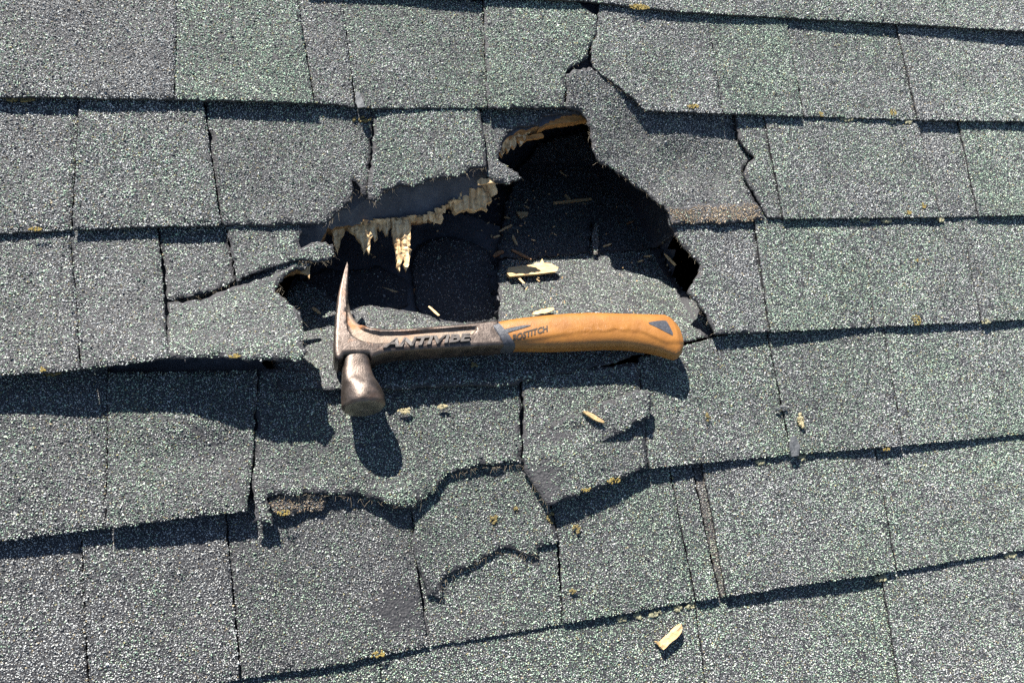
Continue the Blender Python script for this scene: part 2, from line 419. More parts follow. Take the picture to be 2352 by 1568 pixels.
# bent flap right of the hole
FLAP = ctrl_h([(1300, 165, 5), (1340, 160, 6), (1400, 195, 2), (1482, 256, -4), (1300, 243, 4), (1343, 270, -1), (1358, 335, -5), (1400, 385, -8), (1480, 440, -9), (1533, 484, -1),
               (1560, 270, -4), (1640, 275, -7), (1690, 300, -11), (1470, 320, -8), (1560, 380, -15), (1640, 400, -14), (1700, 400, -7), (1740, 465, -2), (1600, 474, -1), (1690, 478, 2), (1538, 496, 0), (1750, 500, 3)])
T_FLAP = tab(0, [(1299, 170), (1303, 205), (1298, 246), (1332, 258), (1345, 270), (1357, 300), (1364, 340), (1375, 368), (1402, 386), (1440, 410), (1482, 440), (1510, 466), (1533, 484)],
    [(1742, 474), (1732, 455), (1713, 420), (1706, 400), (1713, 377), (1731, 361), (1713, 346), (1694, 316), (1687, 262), (1672, 240)], 0, .22, .8, hf=FLAP,
    bottom=[(1560, 487), (1620, 484), (1690, 479), (1730, 474)], top=[(1500, 240), (1482, 246), (1455, 221), (1420, 193), (1385, 170), (1352, 152), (1318, 160)], amp=.0011,
    label='bent shingle flap sagging into the right side of the hole')
TANL = ctrl_h([(1535, 495, 1), (1600, 490, 1), (1690, 485, 2), (1755, 490, 2), (1540, 518, 4), (1650, 515, 4), (1760, 510, 4)])
tab(0, [(1530, 478), (1540, 500), (1542, 516)], [(1758, 503), (1738, 465)], 0, .1, 1.0, tan=.75, hf=TANL, bottom=[(1600, 515), (1680, 511), (1735, 507)], top=[(1640, 470)], amp=.0009,
    label='tan strip of old sealant band exposed below the bent flap')
tab(0, [(1687, 262), (1697, 316), (1716, 346), (1735, 362), (1717, 377), (1709, 400), (1717, 422), (1740, 457), (1763, 500)], [(1799, 502), (1757, 275)], LOW, .35, .95,
    bottom=[], top=[(1750, 245), (1685, 240)], amp=.0007, label='narrow shingle torn along its left side beside the bent flap')
tab(0, [(1758, 275), (1800, 502)], [(2160, 499), (2108, 280)], 0, .35, 1.0)
tab(0, [(2109, 280), (2161, 499)], [(2246, 497), (2202, 282)], LOW, .25, .95)
tab(0, [(2203, 282), (2247, 497)], [(2660, 488), (2600, 290)], 0, .55, 1.02)
# --- course -1
tab(-1, [(OUT_L, 545), (OUT_L, 895)], [(185, 850), (160, 540)], 0, .3, 1.02)
tab(-1, [(161, 540), (186, 850)], [(387, 822), (363, 540)], -.0008, .4, 1.04, gap=.0001)
U1 = course_h(-1, LOW)
T_UP = tab(-1, [(366, 540), (386, 689)], [(541, 645), (521, 540)], LOW, .4, .98, bottom=[(420, 684), (470, 674), (500, 665)], amp=.0008, top=[(519, 500), (364, 500)],
    label='upper half of a cracked shingle left of the hammer')
T_TONG = tab(-1, [(522, 540), (542, 645), (575, 630), (620, 615), (682, 597)], [(757, 598), (765, 585), (764, 562), (715, 556), (692, 570), (690, 540)], 0, .4, 1.0, amp=.0012,
    bottom=[(700, 600), (730, 601)], top=[(695, 500), (520, 500)], label='torn shingle end with frayed tongue under the splintered edge')
L1H = ctrl_h([(388, 692, 5), (390, 760, 18), (388, 822, 37), (430, 822, 46), (480, 684, 7), (560, 655, 9), (630, 640, 10), (662, 690, 25), (695, 730, 36), (706, 800, 50), (690, 828, 56), (600, 826, 53), (490, 822, 49), (560, 825, 52), (480, 760, 28), (580, 740, 29), (620, 680, 18)], 2.2, .02)
T_CURL = tab(-1, [(387, 694), (391, 822)], [(690, 829), (700, 818), (708, 806), (696, 790), (697, 735), (688, 718), (665, 700), (655, 685), (633, 672)], 0, .6, 1.0, hf=L1H,
    bottom=[(430, 823), (480, 821), (540, 823), (600, 826), (650, 828)], top=[(640, 650), (682, 606), (650, 620), (600, 640), (560, 652), (520, 668), (480, 684), (430, 690)], amp=.001,
    label='lower half of a cracked shingle curled up beside the hammer head')
MIDH = ctrl_h([(430, 694, -1), (520, 660, 0), (600, 630, 1), (690, 600, 0), (640, 640, 4), (540, 668, 3)])
tab(-1, [(440, 690), (470, 681), (520, 652), (560, 640), (600, 622), (640, 606), (690, 598)], [(716, 606), (700, 614), (664, 622), (640, 640), (600, 648), (556, 660), (520, 673), (480, 689)], 0, .3, .8, hf=MIDH, bottom=[], top=[(450, 694)], amp=.0012, cover=.7,
    label='thin torn layer inside the crack of the left shingle')
T_RIM = tab(-1, [(1536, 512), (1543, 524), (1556, 545), (1569, 563), (1590, 588), (1609, 607), (1606, 627), (1590, 654), (1579, 672), (1597, 688), (1620, 718), (1643, 770)],
    [(1770, 762), (1734, 512)], LOW, .3, .98, bottom=[(1690, 767), (1740, 764)], top=[(1731, 490), (1532, 490)], amp=.0008, label='shingle torn along its left side at the right rim of the hole')
tab(-1, [(1735, 512), (1771, 762)], [(2010, 751), (1976, 505)], 0, .65, 1.0)
tab(-1, [(1977, 505), (2011, 751)], [(2253, 738), (2209, 500)], -.001, .45, 1.0, gap=.0001)
tab(-1, [(2211, 500), (2255, 738)], [(2680, 717), (2620, 490)], 0, .4, 1.02)
# --- course -2
BUMPS += [(-2, *tr1(1120, 1068)[:2], .035, .014, .0045), (-2, *tr1(905, 1150)[:2], .020, .012, .006), (-2, *tr1(700, 1130)[:2], .03, .01, .003), (-2, *tr1(500, 1040)[:2], .045, .022, -.004), (-2, *tr1(420, 975)[:2], .04, .02, .003), (-2, *tr1(1330, 1050)[:2], .05, .03, .004), (-2, *tr1(880, 1100)[:2], .05, .03, .003),
          (-3, *tr1(1120, 1350)[:2], .05, .02, -.002)]
tab(-2, [(OUT_L, 900), (OUT_L, 1290)], [(242, 1213), (248, 880)], LOW + .001, .4, .9)
tab(-2, [(249, 880), (243, 1213)], [(566, 1174), (580, 1070), (589, 885)], 0, .6, .9, bottom=[(300, 1206), (380, 1196), (480, 1182), (540, 1177)], top=[(590, 850), (249, 855)], amp=.0005, bald=BL_E2)
T_WAVE = tab(-2, [(591, 885), (582, 1070), (579, 1199)], [(630, 1206), (626, 1180), (612, 1143), (690, 1133), (740, 1134), (784, 1138), (827, 1133), (860, 1146), (880, 1153), (917, 1167), (947, 1165),
     (971, 1148), (1001, 1125), (1017, 1098), (1051, 1082), (1084, 1075), (1151, 1067), (1203, 1066), (1196, 880)], LOW + .001, .6, .9, bottom=[], top=[(1195, 850), (590, 850)], amp=.0011,
    label='cracked shingle with a torn wavy lower edge below the hammer')
TANP = course_h(-2, -.0060)
tab(-2, [(613, 1135), (616, 1165), (628, 1181)], [(742, 1176), (748, 1160), (752, 1130)], 0, .2, .85, tan=.7, hf=TANP, bottom=[(660, 1183), (700, 1178)], top=[(700, 1120)], amp=.001,
    label='tan patch of exposed sealant under the torn shingle edge')
b0 = tr1(1240, 1110); b1 = tr1(1275, 1000)
def bald_corner(u, v):
    a = np.clip(1.3 - np.hypot((u - b0[0]) / .022, (v - b0[1]) / .024), 0, .96); c = np.clip(1.2 - np.hypot((u - b1[0]) / .025, (v - b1[1]) / .010), 0, .8)
    return np.maximum(a, c)
T_LIFT = tab(-2, [(1198, 880), (1206, 1066), (1211, 1088), (1228, 1118), (1257, 1162)], [(1489, 1074), (1470, 865)], 0, .45, .92, bottom=[(1290, 1150), (1320, 1141), (1370, 1122), (1417, 1105), (1450, 1086)],
    top=[(1470, 835), (1198, 850)], amp=.0008, bald=bald_corner, label='lifted shingle with a bare asphalt corner')
tab(-2, [(1471, 865), (1490, 1074)], [(1817, 1045), (1765, 785)], LOW + .002, .5, .98, gap=.0001)
tab(-2, [(1768, 785), (1820, 1044)], [(2074, 1023), (2030, 765)], 0, .45, .96)
tab(-2, [(2032, 765), (2076, 1023)], [(2660, 970), (2590, 740)], -.0012, .5, 1.04)
# --- course -3
tab(-3, [(OUT_L, 1320), (OUT_L, 1725)], [(206, 1620), (187, 1235)], LOW, .1, .98)
tab(-3, [(188, 1235), (207, 1620)], [(553, 1559), (519, 1200)], 0, .15, 1.0)
bb = tr1(910, 1395); bc = tr1(960, 1350)
def bald_patch(u, v):
    a = np.clip(1.35 - np.hypot((u - bb[0]) / .024, (v - bb[1]) / .026), 0, .97)
    w = np.sin(u * 300) * np.sin(v * 260) * .25
    c = np.clip(1.0 + w - np.hypot((u - bc[0]) / .05, (v - bc[1]) / .008), 0, .9)
    return np.clip(np.maximum(a + w * (a > .05), c), 0, .97)
tab(-3, [(522, 1200), (555, 1559)], [(985, 1486), (952, 1270), (944, 1120)], LOW + .0015, .3, .8, bald=bald_patch, label='worn shingle with a bare black asphalt patch')
F4B = course_h(-3, LOW)
tab(-3, [(953, 1250), (990, 1485)], [(1292, 1433), (1275, 1215)], 0, .6, .95, hf=F4B, label='lower layer of a delaminated shingle below the crack')
T_DELAM = tab(-3, [(948, 1150), (953, 1270), (985, 1370), (1017, 1372), (1014, 1338), (1032, 1322), (1051, 1312), (1101, 1292), (1134, 1266), (1167, 1258), (1204, 1274), (1237, 1277), (1234, 1256), (1284, 1246)],
    [(1262, 1150)], 0, .5, .92, bottom=[], top=[(1255, 1035), (945, 1060)], hf=course_h(-3, .0008), amp=.0010, label='upper layer of a delaminated shingle ending in a frayed crack')
tab(-3, [(1263, 1140), (1285, 1246), (1294, 1433)], [(1598, 1379), (1537, 1080)], -.0012, .55, .95, gap=.0001)
tab(-3, [(1539, 1080), (1600, 1379)], [(1652, 1371), (1588, 1070)], -.002, .45, 1.0)
tab(-3, [(1592, 1075), (1655, 1370)], [(1700, 1362), (1635, 1070)], -.0045, .2, .75, tan=.3, label='rust stained strip in the slot between two tabs')
tab(-3, [(1614, 1070), (1640, 1200), (1668, 1368)], [(2060, 1310), (2007, 1025)], 0, .4, 1.0)
tab(-3, [(2009, 1025), (2062, 1310)], [(2660, 1211), (2600, 970)], -.0014, .5, 1.02)
# --- course -4
tab(-4, [(-500, 1760), (-800, 2330)], [(905, 1880), (868, 1480)], 0, .5, .95)
tab(-4, [(869, 1480), (906, 1880)], [(1640, 1720), (1590, 1350)], 0, .6, .98)
tab(-4, [(1592, 1350), (1642, 1720)], [(2075, 1630), (2022, 1300)], LOW, .5, 1.0)
tab(-4, [(2024, 1300), (2077, 1630)], [(2820, 1470), (2690, 1190)], 0, .35, 1.02)

# ------------------------------------------------------------------ deck, felt, attic
def zc(z): return lambda u, v: np.full(np.shape(u), z, float)
HOLE_P = [(752, 524), (800, 517), (870, 509), (950, 504), (995, 500), (1030, 470), (1075, 450), (1110, 425), (1120, 400), (1146, 350), (1158, 322), (1190, 300), (1240, 291), (1290, 268),
          (1345, 258), (1480, 262), (1620, 295), (1685, 340), (1700, 420), (1640, 490), (1600, 520), (1650, 610), (1640, 680), (1675, 765), (1600, 800), (1350, 860), (1200, 880), (640, 885), (600, 830), (590, 720), (590, 650), (700, 610), (735, 560)]
dk_u = np.array([tr1(x, 500)[0] for x in (700, 760, 1100, 1190)])
def deck_z(u, v):              # the broken board edge left of the hole hangs down
    vt = np.interp(u, [tr1(760, 490)[0], tr1(900, 430)[0], tr1(1100, 385)[0], tr1(1160, 300)[0]], [tr1(760, 490)[1], tr1(900, 430)[1], tr1(1100, 385)[1], tr1(1160, 300)[1]]) + .012
    t = np.clip((vt - v) / .045, 0, 1); w = np.interp(u, dk_u, [0, 1, 1, 0]) * (v > -.06)
    return -.0105 - .019 * w * t * t * (3 - 2 * t)
hole = roughen(trace(HOLE_P, deck_z), .004, .0008, 3)
outer = np.array([(-.75, -.95), (1.55, -.95), (1.55, .62), (-.75, .62)])
P, T = fill(roughen(outer, .08, 0), .02, [hole])
n = len(P); be = bnd_edges(T)
zd = deck_z(P[:, 0], P[:, 1]); V = np.concatenate([np.c_[P, zd], np.c_[P, zd - .0175]])
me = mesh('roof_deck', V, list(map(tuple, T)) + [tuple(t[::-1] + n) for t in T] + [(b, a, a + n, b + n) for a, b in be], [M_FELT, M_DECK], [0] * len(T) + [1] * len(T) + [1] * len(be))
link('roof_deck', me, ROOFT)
# the dark attic under the boards: five inner faces
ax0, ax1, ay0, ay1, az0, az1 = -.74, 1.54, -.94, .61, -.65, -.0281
V = [(ax0, ay0, az0), (ax1, ay0, az0), (ax1, ay1, az0), (ax0, ay1, az0), (ax0, ay0, az1), (ax1, ay0, az1), (ax1, ay1, az1), (ax0, ay1, az1)]
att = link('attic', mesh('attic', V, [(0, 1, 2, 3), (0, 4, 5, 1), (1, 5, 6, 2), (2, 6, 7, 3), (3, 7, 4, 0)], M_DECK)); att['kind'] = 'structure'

# ------------------------------------------------------------------ sunken section
PANEL = empty('broken_roof_section', (.25, -.1, -.03), 'punched in section of shingled roof hanging down inside the hole behind the hammer', 'roof section')
vk = np.array([-.22, -.176, -.150, -.13, -.10, -.05, -.008, .06, .16]); zk = np.array([.010, .0085, -.004, -.016, -.034, -.067, -.095, -.135, -.19])
uR0, uR1 = tr1(1545, 640, -.06)[0], tr1(1665, 750, 0)[0]
def panel_base(off=0.0):
    def hf(u, v):
        z = np.interp(v, vk, zk)
        w = np.clip((u - uR0) / (uR1 - uR0), 0, 1); w = 1 - .93 * w * w * (3 - 2 * w)
        return np.where(z < 0, z * w, z) + off + wav(u, v) * 1.5
    return hf
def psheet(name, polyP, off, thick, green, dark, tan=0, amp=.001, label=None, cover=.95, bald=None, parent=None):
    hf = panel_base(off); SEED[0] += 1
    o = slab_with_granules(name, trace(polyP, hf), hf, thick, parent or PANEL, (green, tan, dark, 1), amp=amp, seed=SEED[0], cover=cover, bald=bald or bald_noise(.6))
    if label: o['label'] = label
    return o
# backing board with felt, then shingles on it
hfb0 = panel_base(-.016); uL = tr1(1146, 690, -.05)[0]; vL = tr1(1000, 745, -.05)[1]
def deep(u, v): return -.088 - .25 * np.clip(v - vL, -.01, .2)
def hfb(u, v):
    a = hfb0(u, v); return np.where((u < uL + .004) & (v > vL - .008), np.minimum(a, deep(u, v) - .006), a)
pb = roughen(trace([(630, 872), (625, 800), (640, 700), (700, 600), (800, 500), (1000, 420), (1180, 330), (1300, 270), (1400, 330), (1490, 440), (1535, 560), (1555, 655), (1625, 770), (1540, 792), (1195, 868), (900, 880)], hfb), .006, .001, 5)
P, T = fill(pb, .005); n = len(P); be = bnd_edges(T); z = hfb(P[:, 0], P[:, 1])
V = np.concatenate([np.c_[P, z], np.c_[P, z - .009]])
link('felt_board', mesh('felt_board', V, list(map(tuple, T)) + [tuple(t[::-1] + n) for t in T] + [(b, a, a + n, b + n) for a, b in be], [M_FELT, M_DECK], [0] * len(T) + [1] * (len(T) + len(be))), PANEL)
psheet('shingle', [(640, 893), (632, 820), (640, 770), (650, 715), (660, 670), (690, 640), (740, 662), (770, 690), (815, 705), (850, 700), (950, 715), (1060, 742), (1142, 748), (1150, 700), (1143, 640), (1148, 598),
                   (1250, 560), (1470, 545), (1520, 570), (1535, 615), (1562, 668), (1594, 692), (1616, 720), (1640, 773), (1560, 786), (1400, 835), (1197, 874), (1192, 881), (1030, 888), (870, 893)], 0, .004, .5, .88, amp=.0008, bald=lambda u, v: np.maximum(bald_noise(.75)(u, v), bald_line([(1640, 770), (1560, 668)], [(1150, 700), (1165, 735), (1150, 760)], [(1280, 690), (1310, 720), (1330, 715)], w=.003)(u, v)),
       label='sunlit shingle of the sunken section under the hammer handle')
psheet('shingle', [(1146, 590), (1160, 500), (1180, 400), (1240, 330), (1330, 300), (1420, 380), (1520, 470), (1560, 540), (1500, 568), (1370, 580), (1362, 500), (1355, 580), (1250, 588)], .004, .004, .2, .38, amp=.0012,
       label='shaded shingle deep inside the hole', cover=.85)  # granule tone darkened to paint in the shade inside the hole
psheet('shingle', [(1364, 583), (1360, 540), (1366, 515), (1376, 510), (1375, 545), (1374, 584)], .0085, .003, .2, 1.0, tan=.3, amp=.0005, label='thin light strip painted as a streak of sun', cover=.97)  # added strip of lighter granules, shaped as sunlight falling through the tear
hff = deep
pf = roughen(trace([(690, 760), (690, 600), (740, 520), (900, 500), (1060, 490), (1150, 520), (1150, 640), (1152, 750), (1050, 765), (900, 770)], hff), .004, .0006, 8)
P, T = fill(pf, .01); n = len(P); be = bnd_edges(T); z = hff(P[:, 0], P[:, 1])
link('felt', mesh('felt', np.concatenate([np.c_[P, z], np.c_[P, z - .002]]), list(map(tuple, T)) + [tuple(t[::-1] + n) for t in T] + [(b, a, a + n, b + n) for a, b in be], M_FELT), PANEL)

# ------------------------------------------------------------------ splintered board edges
def prism_strip(V, Fc, base, tip, w0, w1, th, twist=0.0):
    """a tapering sliver of wood from base to tip"""
    base = np.array(base); tip = np.array(tip); d = tip - base; l = np.linalg.norm(d); d = d / max(l, 1e-9)
    s = np.cross(d, [0, 0, 1.0]); s = s / max(np.linalg.norm(s), 1e-9); s = s * math.cos(twist) + np.array([0, 0, 1]) * math.sin(twist); nrm = np.cross(s, d)
    b = len(V); k = 4
    for i in range(k + 1):
        t = i / k; w = (w0 + (w1 - w0) * t ** 1.5) * random.uniform(.85, 1.15); c = base + d * l * t + s * random.gauss(0, w0 * .06); h = th * (1 - .6 * t)
        V += [tuple(c - s * w / 2), tuple(c + s * w / 2), tuple(c + s * w * .4 - nrm * -h), tuple(c - s * w * .4 - nrm * -h)]
    for i in range(k):
        o = b + 4 * i
        for q in range(4): Fc.append((o + q, o + (q + 1) % 4, o + 4 + (q + 1) % 4, o + 4 + q))
    Fc.append((b + 3, b + 2, b + 1, b)); e = b + 4 * k; Fc.append((e, e + 1, e + 2, e + 3))
def splinters(rows, z0, dz, px=5.0, lean=0.0, label=None, mat=None, th=.005, zo=-.015):
    """rows: (x, y_top, y_tip) along the broken edge; strips hang from y_top down to y_tip"""
    V, Fc = [], []; xs, ys, ye = zip(*rows); x = xs[0]; px = px * 2.3
    while x < xs[-1]:
        w = random.choice((.35, .6, 1.0, 1.5, 1.9)) * px; xm = x + w / 2
        a = np.interp(xm, xs, ys); b = np.interp(xm, xs, ye); L = (b - a) * random.uniform(.45, 1.1)
        zb = z0 + zo + random.uniform(-.004, .001)
        A = unproj([(xm - lean * 6, a - 6)], zb + .002)[0]; B = unproj([(xm + lean * L, a + L)], zb + dz * (b - a) / 60.0 + random.uniform(-.003, .002))[0]
        ww = w * .00047
        prism_strip(V, Fc, A, B, ww * 1.15, ww * random.choice((.12, .3, .8, .9)), th * random.uniform(.5, 1.2), random.uniform(-.5, .5)); x += w * .8
    o = link('splintered_edge', mesh('splintered_edge', V, Fc, mat or M_WOOD), ROOFT)
    if label: o['label'] = label
    return o
splinters([(762, 522, 528), (768, 522, 560), (776, 524, 582), (786, 520, 540)], -.014, -.006, label='short splinters at the left end of the broken board')
splinters([(868, 510, 530), (875, 510, 522), (885, 508, 545), (897, 508, 540), (903, 508, 530)], -.013, -.006)
splinters([(780, 517, 524), (870, 509, 517), (950, 503, 514), (1000, 497, 512)], -.012, -.004, 9)
splinters([(988, 500, 510), (998, 494, 512), (1010, 483, 500), (1025, 474, 484), (1040, 464, 478)], -.012, -.004, 5)
splinters([(1036, 460, 482), (1048, 452, 500), (1056, 448, 478), (1075, 444, 480), (1092, 438, 470)], -.012, -.004, 6, label='row of broken wood fibres in the middle of the edge')
splinters([(1082, 432, 466), (1096, 428, 478), (1108, 426, 482), (1118, 422, 470), (1128, 424, 455)], -.012, -.002, 7, lean=.45, label='slanting splinters with one sunlit tip')
splinters([(1146, 330, 354), (1156, 316, 352), (1168, 306, 342), (1182, 296, 336), (1192, 292, 318), (1204, 290, 310)], -.013, -.004, 5, label='comb of splinters at the upper left of the hole', zo=-.003, mat=M_LITW)
def slat(pts, z, th, mat, name, label=None):
    p = roughen(trace(pts, zc(z)), .004, .0005, len(pts)); P, T = fill(p, .01); n = len(P); be = bnd_edges(T); zz = z + .0006 * np.sin(P[:, 0] * 300) 
    o = link(name, mesh(name, np.concatenate([np.c_[P, zz], np.c_[P, zz - th]]), list(map(tuple, T)) + [tuple(t[::-1] + n) for t in T] + [(b, a, a + n, b + n) for a, b in be], mat), ROOFT)
    if label: o['label'] = label
    return o
def hang(pts, z0, drop, th, label=None, mat=None):
    ys = [p[1] for p in pts]; y0, y1 = min(ys), max(ys); hf0 = zc(z0); p = roughen(trace(pts, hf0), .003, .0007, len(pts)); P, T = fill(p, .003); n = len(P); be = bnd_edges(T)
    v1, v0 = p[:, 1].max(), p[:, 1].min(); zz = z0 - drop * (v1 - P[:, 1]) / (v1 - v0) + .0013 * np.sin(P[:, 0] * 2100 + 1) + .0009 * np.sin(P[:, 0] * 900 + P[:, 1] * 60)
    o = link('splintered_edge', mesh('splintered_edge', np.concatenate([np.c_[P, zz], np.c_[P, zz - th]]), list(map(tuple, T)) + [tuple(t[::-1] + n) for t in T] + [(b, a, a + n, b + n) for a, b in be], mat or M_WOOD), ROOFT)
    if label: o['label'] = label
hang([(795, 508), (868, 504), (866, 530), (868, 546), (860, 551), (857, 538), (852, 545), (849, 580), (843, 570), (837, 578), (831, 556), (823, 549), (816, 536), (803, 528)], -.026, .004, .007, 'chunky wedge of broken board left of the hanging pair')
hang([(903, 504), (945, 503), (942, 550), (945, 574), (939, 600), (935, 619), (929, 612), (927, 588), (922, 604), (919, 622), (912, 612), (908, 570), (901, 535)], -.024, .002, .006, 'thick hanging pair of pale splinters with sunlit tips')
hang([(764, 518), (787, 516), (783, 545), (777, 582), (772, 568), (768, 545)], -.028, .004, .005)
hang([(1038, 448), (1052, 436), (1080, 428), (1101, 424), (1118, 440), (1131, 460), (1120, 465), (1122, 480), (1110, 474), (1092, 482), (1075, 478), (1058, 482), (1049, 486), (1043, 480), (1036, 468)], -.025, .004, .008, 'broad broken board face with vertical fibres')
hang([(868, 506), (995, 492), (1008, 480), (1005, 505), (998, 512), (992, 498), (950, 508), (900, 516), (893, 535), (886, 540), (880, 522), (872, 528)], -.027, .002, .006)
hang([(1148, 326), (1168, 302), (1196, 290), (1226, 296), (1212, 304), (1198, 332), (1190, 318), (1184, 338), (1178, 330), (1170, 346), (1164, 336), (1156, 356), (1150, 350)], -.020, .004, .006, 'fan of splinters in the upper left corner of the hole', M_LITW)
M_ORNG = wood_material('fresh_wood', (.20, .085, .02), (.42, .20, .055), (.60, .33, .11), (.12, 1, 1))
slat([(1236, 300), (1243, 283), (1290, 270), (1342, 258), (1350, 276), (1300, 283), (1262, 288)], -.014, .010, M_ORNG, 'broken_board_edge', 'orange broken board edge under the top of the hole')
slat([(1186, 316), (1246, 305), (1250, 313), (1190, 326)], -.022, .004, M_ORNG, 'broken_board_edge')
slat([(1097, 416), (1106, 408), (1138, 411), (1143, 417), (1120, 421), (1098, 424)], -.006, .003, M_WOOD, 'broken_board_edge', 'small pale scrap of board under the shingle tip')
slat([(683, 608), (716, 600), (713, 612), (711, 640), (705, 630), (690, 626), (692, 615)], -.004, .004, M_WOOD, 'splintered_edge', 'T shaped splinter below the frayed shingle tongue')

# ------------------------------------------------------------------ frayed glass fibres along the tears
def fray(parent, pts, n=60, lmin=.003, lmax=.011, off=-.001):
    hf = o_h[parent.name]; p = trace(pts, hf); seg = np.r_[0, np.cumsum(np.hypot(*np.diff(p, axis=0).T))]; V, Fc = [], []
    for i in range(int(n * .6)):
        t = random.uniform(0, seg[-1]); c = np.array([np.interp(t, seg, p[:, 0]), np.interp(t, seg, p[:, 1])])
        a = random.gauss(-1.57, .9); l = random.uniform(lmin, lmax) * random.uniform(.4, 1)
        z = float(hf(c[:1], c[1:])[0]) + off; A = np.array([c[0], c[1], z]); B = A + np.array([math.cos(a) * l, math.sin(a) * l, random.uniform(-.003, .003)])
        mid = (A + B) / 2 + np.array([random.gauss(0, .0006), random.gauss(0, .0006), .0008]); r = random.uniform(.00006, .00011)
        for q0, q1 in ((A, mid), (mid, B)):
            d = q1 - q0; s = np.cross(d, [0, 0, 1.0]); s = s / max(np.linalg.norm(s), 1e-9) * r; b = len(V)
            V += [tuple(q0 - s), tuple(q0 + s), tuple(q0 + np.array([0, 0, 1.6 * r])), tuple(q1 - s * .7), tuple(q1 + s * .7), tuple(q1 + np.array([0, 0, 1.4 * r]))]
            Fc += [(b, b + 1, b + 4, b + 3), (b + 1, b + 2, b + 5, b + 4), (b + 2, b, b + 3, b + 5)]
    link('frayed_fibre', mesh('frayed_fibre', V, Fc, M_FIBRE), parent)
fray(T_RAG, [(752, 514), (784, 480), (804, 460), (812, 432), (827, 440), (841, 455)], 60)
fray(T_SNAP, [(843, 457), (861, 464), (881, 437), (917, 427), (984, 413), (1067, 399), (1118, 382)], 80)
fray(T_SCRAP, [(1120, 390), (1140, 421), (1185, 416), (1199, 408), (1150, 372)], 40, .002, .006)
fray(T_FLAP, [(1345, 270), (1364, 340), (1375, 368), (1402, 386), (1440, 410), (1482, 440), (1533, 484)], 80, .003, .010)
fray(T_TONG, [(682, 597), (757, 598), (765, 585), (764, 562)], 70, .004, .012)
fray(T_UP, [(386, 689), (470, 674), (541, 645)], 50)
fray(T_CURL, [(690, 828), (706, 806), (697, 790), (690, 720), (660, 690), (640, 650), (600, 640), (520, 668), (480, 684)], 120)
fray(T_RIM, [(1543, 524), (1569, 563), (1609, 607), (1606, 627), (1579, 672), (1643, 770)], 80, .003, .010)
fray(T_WAVE, [(612, 1143), (690, 1133), (784, 1138), (880, 1153), (947, 1165), (1017, 1098), (1084, 1075), (1203, 1066)], 170, .003, .013)
fray(T_LIFT, [(1206, 1066), (1228, 1118), (1257, 1162)], 40)
fray(T_DELAM, [(1017, 1372), (1014, 1338), (1051, 1312), (1134, 1266), (1204, 1274), (1237, 1277)], 120)
fray(T_CORN, [(1372, 75), (1356, 118), (1385, 174), (1482, 254)], 60, .002, .006)
fray(T_JAG, [(1297, 247), (1299, 165), (1350, 133), (1364, 90)], 40, .002, .006)

# ------------------------------------------------------------------ hammer
TH = math.radians(13.5)
H0 = tr1(835, 800, .0185)
HEX, HEY, HEZ = np.array([1.0, 0, 0]), np.array([0, math.cos(TH), -math.sin(TH)]), np.array([0, math.sin(TH), math.cos(TH)])
def hl(p, zl=0.0):
    p = np.asarray(p, float).reshape(-1, 2); d = np.stack([(p[:, 0] - W / 2) / F, -(p[:, 1] - H / 2) / F, -np.ones(len(p))], 1) @ CR.T
    o = H0 + HEZ * zl; t = ((o - CC) @ HEZ) / (d @ HEZ); q = CC + d * t[:, None] - H0
    return np.c_[q @ HEX, q @ HEY]
HM = Matrix(((HEX[0], HEY[0], HEZ[0], H0[0]), (HEX[1], HEY[1], HEZ[1], H0[1]), (HEX[2], HEY[2], HEZ[2], H0[2]), (0, 0, 0, 1)))
HAM = bpy.data.objects.new('hammer', None); COL.objects.link(HAM); HAM.matrix_world = ROOF @ HM
tag(HAM, 'worn steel framing hammer with an orange rubber grip lying across the hole', 'hammer')
def metal_material(name, base, light, rust, rough=.42):
    mt, nt, bs = newmat(name); tc = N(nt, 'ShaderNodeTexCoord'); co = tc.outputs['Object']
    n1 = noise(nt, co, 90, 6, .65); r = ramp(nt, [(.3, base), (.7, light)]); nt.links.new(n1, r.inputs[0])
    n2 = noise(nt, co, 45, 5, .6, .5); r2 = ramp(nt, [(.52, (0, 0, 0)), (.68, (1, 1, 1))]); nt.links.new(n2, r2.inputs[0])
    # rust gathers in the inner corner between claw and shank
    sep = N(nt, 'ShaderNodeSeparateXYZ'); nt.links.new(co, sep.inputs[0])
    dx = mth(nt, 'DIVIDE', mth(nt, 'SUBTRACT', sep.outputs[0], RUSTC[0]), .030); dy = mth(nt, 'DIVIDE', mth(nt, 'SUBTRACT', sep.outputs[1], RUSTC[1]), .032)
    rr = mth(nt, 'SUBTRACT', 1.0, mth(nt, 'SQRT', mth(nt, 'ADD', mth(nt, 'MULTIPLY', dx, dx), mth(nt, 'MULTIPLY', dy, dy)))); rr = mth(nt, 'MAXIMUM', rr, 0.0)
    f = mth(nt, 'MINIMUM', mth(nt, 'ADD', mth(nt, 'MULTIPLY', mth(nt, 'MULTIPLY', rr, r2.outputs[0]), 1.7), mth(nt, 'MULTIPLY', r2.outputs[0], .30)), 1.0)
    c = mixc(nt, r.outputs[0], rust, f); nt.links.new(c, bs.inputs['Base Color'])
    nt.links.new(mth(nt, 'SUBTRACT', .85, mth(nt, 'MULTIPLY', f, .65)), bs.inputs['Metallic'])
    nt.links.new(mth(nt, 'ADD', rough - .08, mth(nt, 'MULTIPLY', n1, .25)), bs.inputs['Roughness'])
    nt.links.new(bump(nt, mth(nt, 'ADD', n1, mth(nt, 'MULTIPLY', noise(nt, co, 700, 3), .35)), .0006), bs.inputs['Normal'])
    return mt
RUSTC = hl([(812, 780)])[0]
M_STEEL = metal_material('worn_steel', (.056, .043, .036), (.145, .118, .102), (.15, .070, .032))
